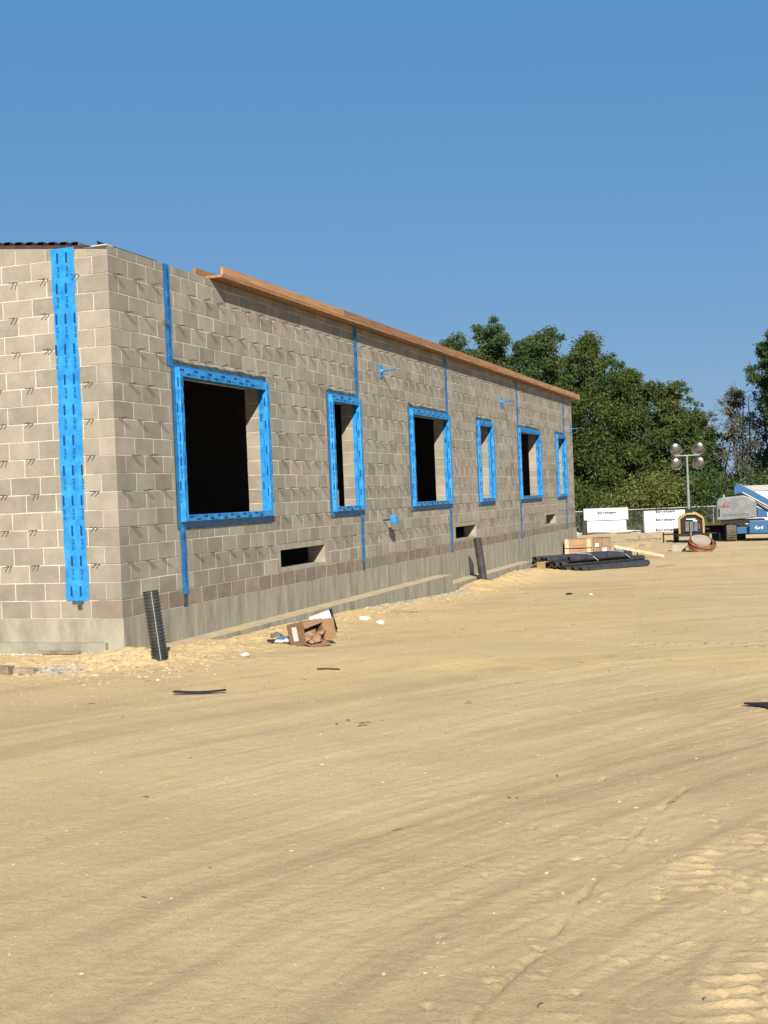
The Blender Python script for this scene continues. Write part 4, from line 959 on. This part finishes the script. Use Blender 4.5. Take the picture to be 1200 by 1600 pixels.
# ------------------------------------------------------------------ trees
def leaf_material(name, a, b, c):
    M = bpy.data.materials.new(name); M.use_nodes = True; t = M.node_tree; t.nodes.remove(t.nodes['Principled BSDF']); out = t.nodes['Material Output']
    g = t.nodes.new('ShaderNodeNewGeometry'); cr = t.nodes.new('ShaderNodeValToRGB'); cr.color_ramp.elements[0].color = (*a, 1); cr.color_ramp.elements[1].color = (*c, 1); e = cr.color_ramp.elements.new(.55); e.color = (*b, 1)
    n = t.nodes.new('ShaderNodeTexNoise'); n.inputs['Scale'].default_value = .7; n.inputs['Detail'].default_value = 3; t.links.new(g.outputs['Position'], n.inputs['Vector'])
    ad = t.nodes.new('ShaderNodeMath'); ad.operation = 'MULTIPLY_ADD'; ad.inputs[1].default_value = .55; t.links.new(g.outputs['Random Per Island'], ad.inputs[0])
    mr = t.nodes.new('ShaderNodeMapRange'); mr.inputs[1].default_value = .3; mr.inputs[2].default_value = .7; mr.inputs[3].default_value = 0; mr.inputs[4].default_value = .45; t.links.new(n.outputs[0], mr.inputs[0]); t.links.new(mr.outputs[0], ad.inputs[2])
    t.links.new(ad.outputs[0], cr.inputs[0])
    d = t.nodes.new('ShaderNodeBsdfDiffuse'); tr = t.nodes.new('ShaderNodeBsdfTranslucent'); gl = t.nodes.new('ShaderNodeBsdfGlossy'); gl.inputs['Roughness'].default_value = .45; gl.inputs['Color'].default_value = (.6,.6,.6,1)
    mx = t.nodes.new('ShaderNodeMixShader'); mx.inputs[0].default_value = .28; t.links.new(cr.outputs[0], d.inputs[0]); t.links.new(cr.outputs[0], tr.inputs[0]); t.links.new(d.outputs[0], mx.inputs[1]); t.links.new(tr.outputs[0], mx.inputs[2])
    m2 = t.nodes.new('ShaderNodeMixShader'); m2.inputs[0].default_value = .015; t.links.new(mx.outputs[0], m2.inputs[1]); t.links.new(gl.outputs[0], m2.inputs[2]); t.links.new(m2.outputs[0], out.inputs[0])
    return M
LM = [leaf_material('dark green leaves', (.026,.046,.015), (.052,.085,.026), (.095,.135,.046)),
      leaf_material('olive green leaves', (.026,.044,.010), (.055,.082,.018), (.11,.135,.036)),
      leaf_material('grey brown leaves', (.060,.068,.040), (.105,.115,.065), (.17,.165,.11)),
      leaf_material('yellow green shrub leaves', (.07,.085,.02), (.12,.135,.035), (.17,.18,.06))]
def leaves(centres, radii, n, size, r, droop=.5):
    idx = r.choice(len(centres), n, p=(radii**1.9)/np.sum(radii**1.9)); c = centres[idx]; R = radii[idx]
    d = r.normal(size=(n, 3)); d /= np.linalg.norm(d, axis=1)[:, None]
    rad = R*(r.uniform(0.02, 1, n)**.5)*(1+.20*r.normal(size=n))
    P = c+d*rad[:, None]*np.array([1, 1, .72])
    L = size*r.uniform(.6, 1.5, n); Wd = L*r.uniform(.30, .5, n)
    ax = d*np.array([1, 1, .5])+r.normal(size=(n, 3))*.6; ax[:, 2] -= droop; ax /= np.linalg.norm(ax, axis=1)[:, None]
    q = r.normal(size=(n, 3)); q[:, 2] *= .35; bx = np.cross(ax, q); bx /= np.linalg.norm(bx, axis=1)[:, None]
    V_ = np.stack([P-ax*L[:, None]/2, P+bx*Wd[:, None]/2, P+ax*L[:, None]/2, P-bx*Wd[:, None]/2], 1)
    V_[:, 1, 2] -= 0; V_ += r.normal(size=V_.shape)*size*.06
    return V_.reshape(-1, 3), np.arange(4*n).reshape(n, 4)
def tree(x, y, h, cr, mat_i, lb, seed, n=9000, size=.20, base=.14, sparse=False, name='leafy_tree', grp='trees behind the fence', lobes=26, trunk_r=.14):
    if not sparse: n = int(n*2.8); size *= .86; cr *= 1.12
    r = np.random.default_rng(seed); rr = random.Random(seed); z0 = gz(x, y) if abs(x) < 60 else -1.25
    t = empty(name, (x, y, z0), label=lb, cat='tree', group=grp)
    tr = MB(); pts = [Vector((0, 0, -.2))]; nseg = 7
    for i in range(1, nseg+1): pts.append(Vector((rr.uniform(-.12, .12)*i*.5, rr.uniform(-.12, .12)*i*.5, h*.86*i/nseg)))
    tr.tube(pts, [trunk_r*(1-i/(nseg+.6)) for i in range(nseg+1)], 7)
    cs = []; rs_ = []
    for k in range(lobes):
        f = base+(1-base)*(k+.5)/lobes; prof = math.sin(min(1, (f-base)/(1-base)*1.0+.12)*math.pi)**.55 if f < .98 else .3
        a = k*2.4+rr.uniform(-.5, .5); rad = cr*prof*rr.uniform(.25, .85); z = h*f
        if f > .88: rad *= .5
        c = (rad*math.cos(a), rad*math.sin(a), min(z, h*.95)); R = cr*rr.uniform(.30, .52)*(1 if f < .8 else .62)
        cs.append(c); rs_.append(R)
        # limb
        zb = max(h*.15, c[2]-rad*.9-h*.08); i0 = min(nseg-1, int(zb/(h*.86)*nseg)); p = pts[i0].lerp(pts[min(nseg, i0+1)], .5)
        mid = Vector(((p.x+c[0])/2, (p.y+c[1])/2, (p.z+c[2])/2+.1)); tr.tube([p, mid, Vector(c)], [trunk_r*.38, trunk_r*.22, .015], 5, cap=False)
        for q in range(5 if not sparse else 11):
            e = Vector(c)+Vector((rr.gauss(0, 1), rr.gauss(0, 1), rr.gauss(.45 if sparse else 0, .8))).normalized()*R*rr.uniform(.7, 1.25)
            st = mid.lerp(Vector(c), rr.uniform(.3, 1)); m1 = st.lerp(e, .5)+Vector((rr.uniform(-.1, .1), rr.uniform(-.1, .1), .08)); tr.tube([st, m1, e], [.035, .022, .008], 4, cap=False)
            if sparse:
                for u in range(3):
                    e2 = e+Vector((rr.gauss(0, .35), rr.gauss(0, .35), rr.gauss(.25, .3))); tr.tube([m1.lerp(e, rr.random()), e2], [.014, .006], 4, cap=False)
    # small top sprigs make the outline uneven
    for k in range(26):
        a = rr.uniform(0, 6.28); rad = cr*rr.uniform(.05, .95); zt = h*(1-.30*(rad/cr)**1.6)*rr.uniform(.90, 1.04); cs.append((rad*math.cos(a), rad*math.sin(a), zt)); rs_.append(cr*rr.uniform(.12, .22))
    tr.build('trunk', mat('bark', (.13,.11,.085), .9, var=.3, nscale=6) if False else M_bark, t)
    V_, F_ = leaves(np.array(cs), np.array(rs_), n, size, r)
    obj('crown', np_mesh('crown', V_, F_, LM[mat_i]), t)
    return t
tree(-18.2, 64, 11.2, 3.0, 0, 'dark tree barely showing over the wooden eave at far left of the trees', 11)
tree(-14.3, 62, 12.6, 2.7, 0, 'dark green tree left of centre above the wooden eave', 12, 12000)
tree(-11.3, 60.5, 13.0, 2.6, 0, 'tallest dark green tree rising over the middle of the wooden eave', 13, 13000)
tree(-8.2, 61.5, 12.4, 2.6, 0, 'dark green tree above the far end of the wooden eave', 14, 13000)
tree(-5.0, 59.5, 11.7, 2.4, 1, 'olive green tree just right of the far building corner', 15, 8500, base=.12)
tree(-6.4, 63, 11.0, 2.5, 0, 'dark tree standing behind the far building corner', 25, 9000)
tree(-2.7, 60.5, 9.3, 2.1, 1, 'rounded olive tree between the building and the light tower', 16, 8000, base=.1)
tree(-.5, 61, 8.5, 1.9, 1, 'loosely branched tree left of the light tower mast', 17, 5000, base=.1)
tree(1.0, 62.5, 6.7, 1.7, 0, 'low tree directly behind the light tower lamps', 18, 8000, base=.05)
tree(3.1, 62, 7.9, 1.9, 2, 'half bare grey brown tree right of the light tower', 19, 4200, size=.15, sparse=True, base=.25, lobes=12)
tree(5.0, 63.5, 8.2, 2.0, 2, 'sparse grey tree with bare branches above the boom lift', 20, 4200, size=.15, sparse=True, base=.25, lobes=12)
tree(6.2, 59.5, 12.0, 1.9, 0, 'tall dark tree cut off by the right edge of the photo', 21, 9000, base=.5)
tree(9.5, 62, 11.5, 2.6, 0, 'dark green tree outside right beyond the trailer', 22, 6000)
tree(13.5, 61, 10.5, 2.6, 1, 'olive tree farthest to the right beyond the trailer', 23, 6000)
tree(-15.9, 66, 12.0, 2.6, 0, 'dark tree behind the two leftmost tall trees', 41, 7000)
tree(-12.6, 65.5, 12.3, 2.6, 0, 'dark tree filling the gap left of the tallest tree', 42, 7000)
tree(-9.6, 65, 12.2, 2.5, 0, 'dark tree filling the gap right of the tallest tree', 43, 7000)
tree(-4.0, 65.5, 10.2, 2.3, 1, 'olive tree set back between building corner and light tower', 44, 6000)
tree(-1.4, 65.5, 8.6, 2.1, 0, 'dark tree set back left of the light tower', 45, 6000)
tree(-22.5, 63, 11, 2.8, 0, 'dark tree hidden behind the block building', 24, 5000)
# underbrush and far wood
def shrub(x, y, h, r_, mi, lb, seed, n=3500):
    r = np.random.default_rng(seed); k = 7; cs = np.stack([r.uniform(-r_, r_, k)*.7, r.uniform(-r_, r_, k)*.5, r.uniform(.25, .8, k)*h], 1); rs_ = r.uniform(.3, .5, k)*h
    t = empty('shrub', (x, y, -1.25), label=lb, cat='shrub', group='shrubs along the fence')
    V_, F_ = leaves(cs, rs_, n, .16, r, .2); obj('foliage', np_mesh('foliage', V_, F_, LM[mi]), t)
    mb = MB()
    for c in cs: mb.tube([(0, 0, 0), tuple(c*np.array([.6, .6, .6])), tuple(c)], [.05, .03, .01], 4)
    mb.build('stem', M_bark, t)
shrub(-5.4, 58, 3.4, 1.8, 1, 'olive shrub left behind the foam bundles', 31); shrub(-3.2, 57.8, 2.8, 1.6, 3, 'yellow green shrub behind the two foam bundles', 32)
shrub(-1.5, 57.5, 3.6, 1.8, 3, 'pale yellow green shrub between the two foam stacks', 33, 4500); shrub(.4, 58, 3.0, 1.6, 1, 'olive shrub behind the single foam stack', 34)
shrub(2.2, 58.5, 3.2, 1.7, 0, 'dark shrub right of the light tower body', 35); shrub(4.2, 59, 3.4, 1.8, 0, 'dark shrub behind the grey engine hood', 36); shrub(6.6, 59.5, 3.8, 1.9, 3, 'light shrub above the trailer roof', 37)
shrub(9.5, 60, 3.0, 1.8, 1, 'olive shrub outside right behind the trailer', 38)
r = np.random.default_rng(77); k = 150
cs = np.stack([r.uniform(-32, 22, k), r.uniform(65, 74, k), r.uniform(-1, 2.9, k)], 1); rs_ = r.uniform(1.0, 1.9, k)
cs[:, 2] += np.where(cs[:, 0] < -9, r.uniform(0, 2.6, k), 0)
V_, F_ = leaves(cs, rs_, 60000, .34, r, .3)
tag(obj('woodland', np_mesh('woodland', V_, F_, LM[0])), 'dense dark woodland behind the nearer trees', 'woodland', kind='stuff')
mb = MB()
for q in range(160):
    x, y = r.uniform(-30, 20), r.uniform(62, 74); mb.tube([(x, y, -1.3), (x+r.uniform(-.5, .5), y, 2), (x+r.uniform(-1, 1), y, r.uniform(4, 7))], [.09, .06, .02], 5, cap=False)
tag(mb.build('woodland_stems', M_bark), 'thin trunks deep in the woodland', 'tree trunks', kind='stuff')
# grass verge under the fence
r = np.random.default_rng(5); n = 26000
P = np.stack([r.uniform(-16, 18, n), r.uniform(55.8, 64, n), np.full(n, -1.27)], 1); P[:, 1] += .36*P[:, 0]*0
hgt = r.uniform(.15, .55, n); a = r.uniform(0, 6.28, n); u = np.stack([np.cos(a), np.sin(a), 0*a], 1)*.03; l = np.stack([r.normal(0, .12, n), r.normal(0, .12, n), hgt], 1)
V_ = np.stack([P-u, P+u, P+l], 1).reshape(-1, 3); tag(obj('grass_verge', np_mesh('grass_verge', V_, np.arange(3*n).reshape(n, 3), LM[3])), 'dry weedy grass strip between the fence and the trees', 'grass', kind='stuff')
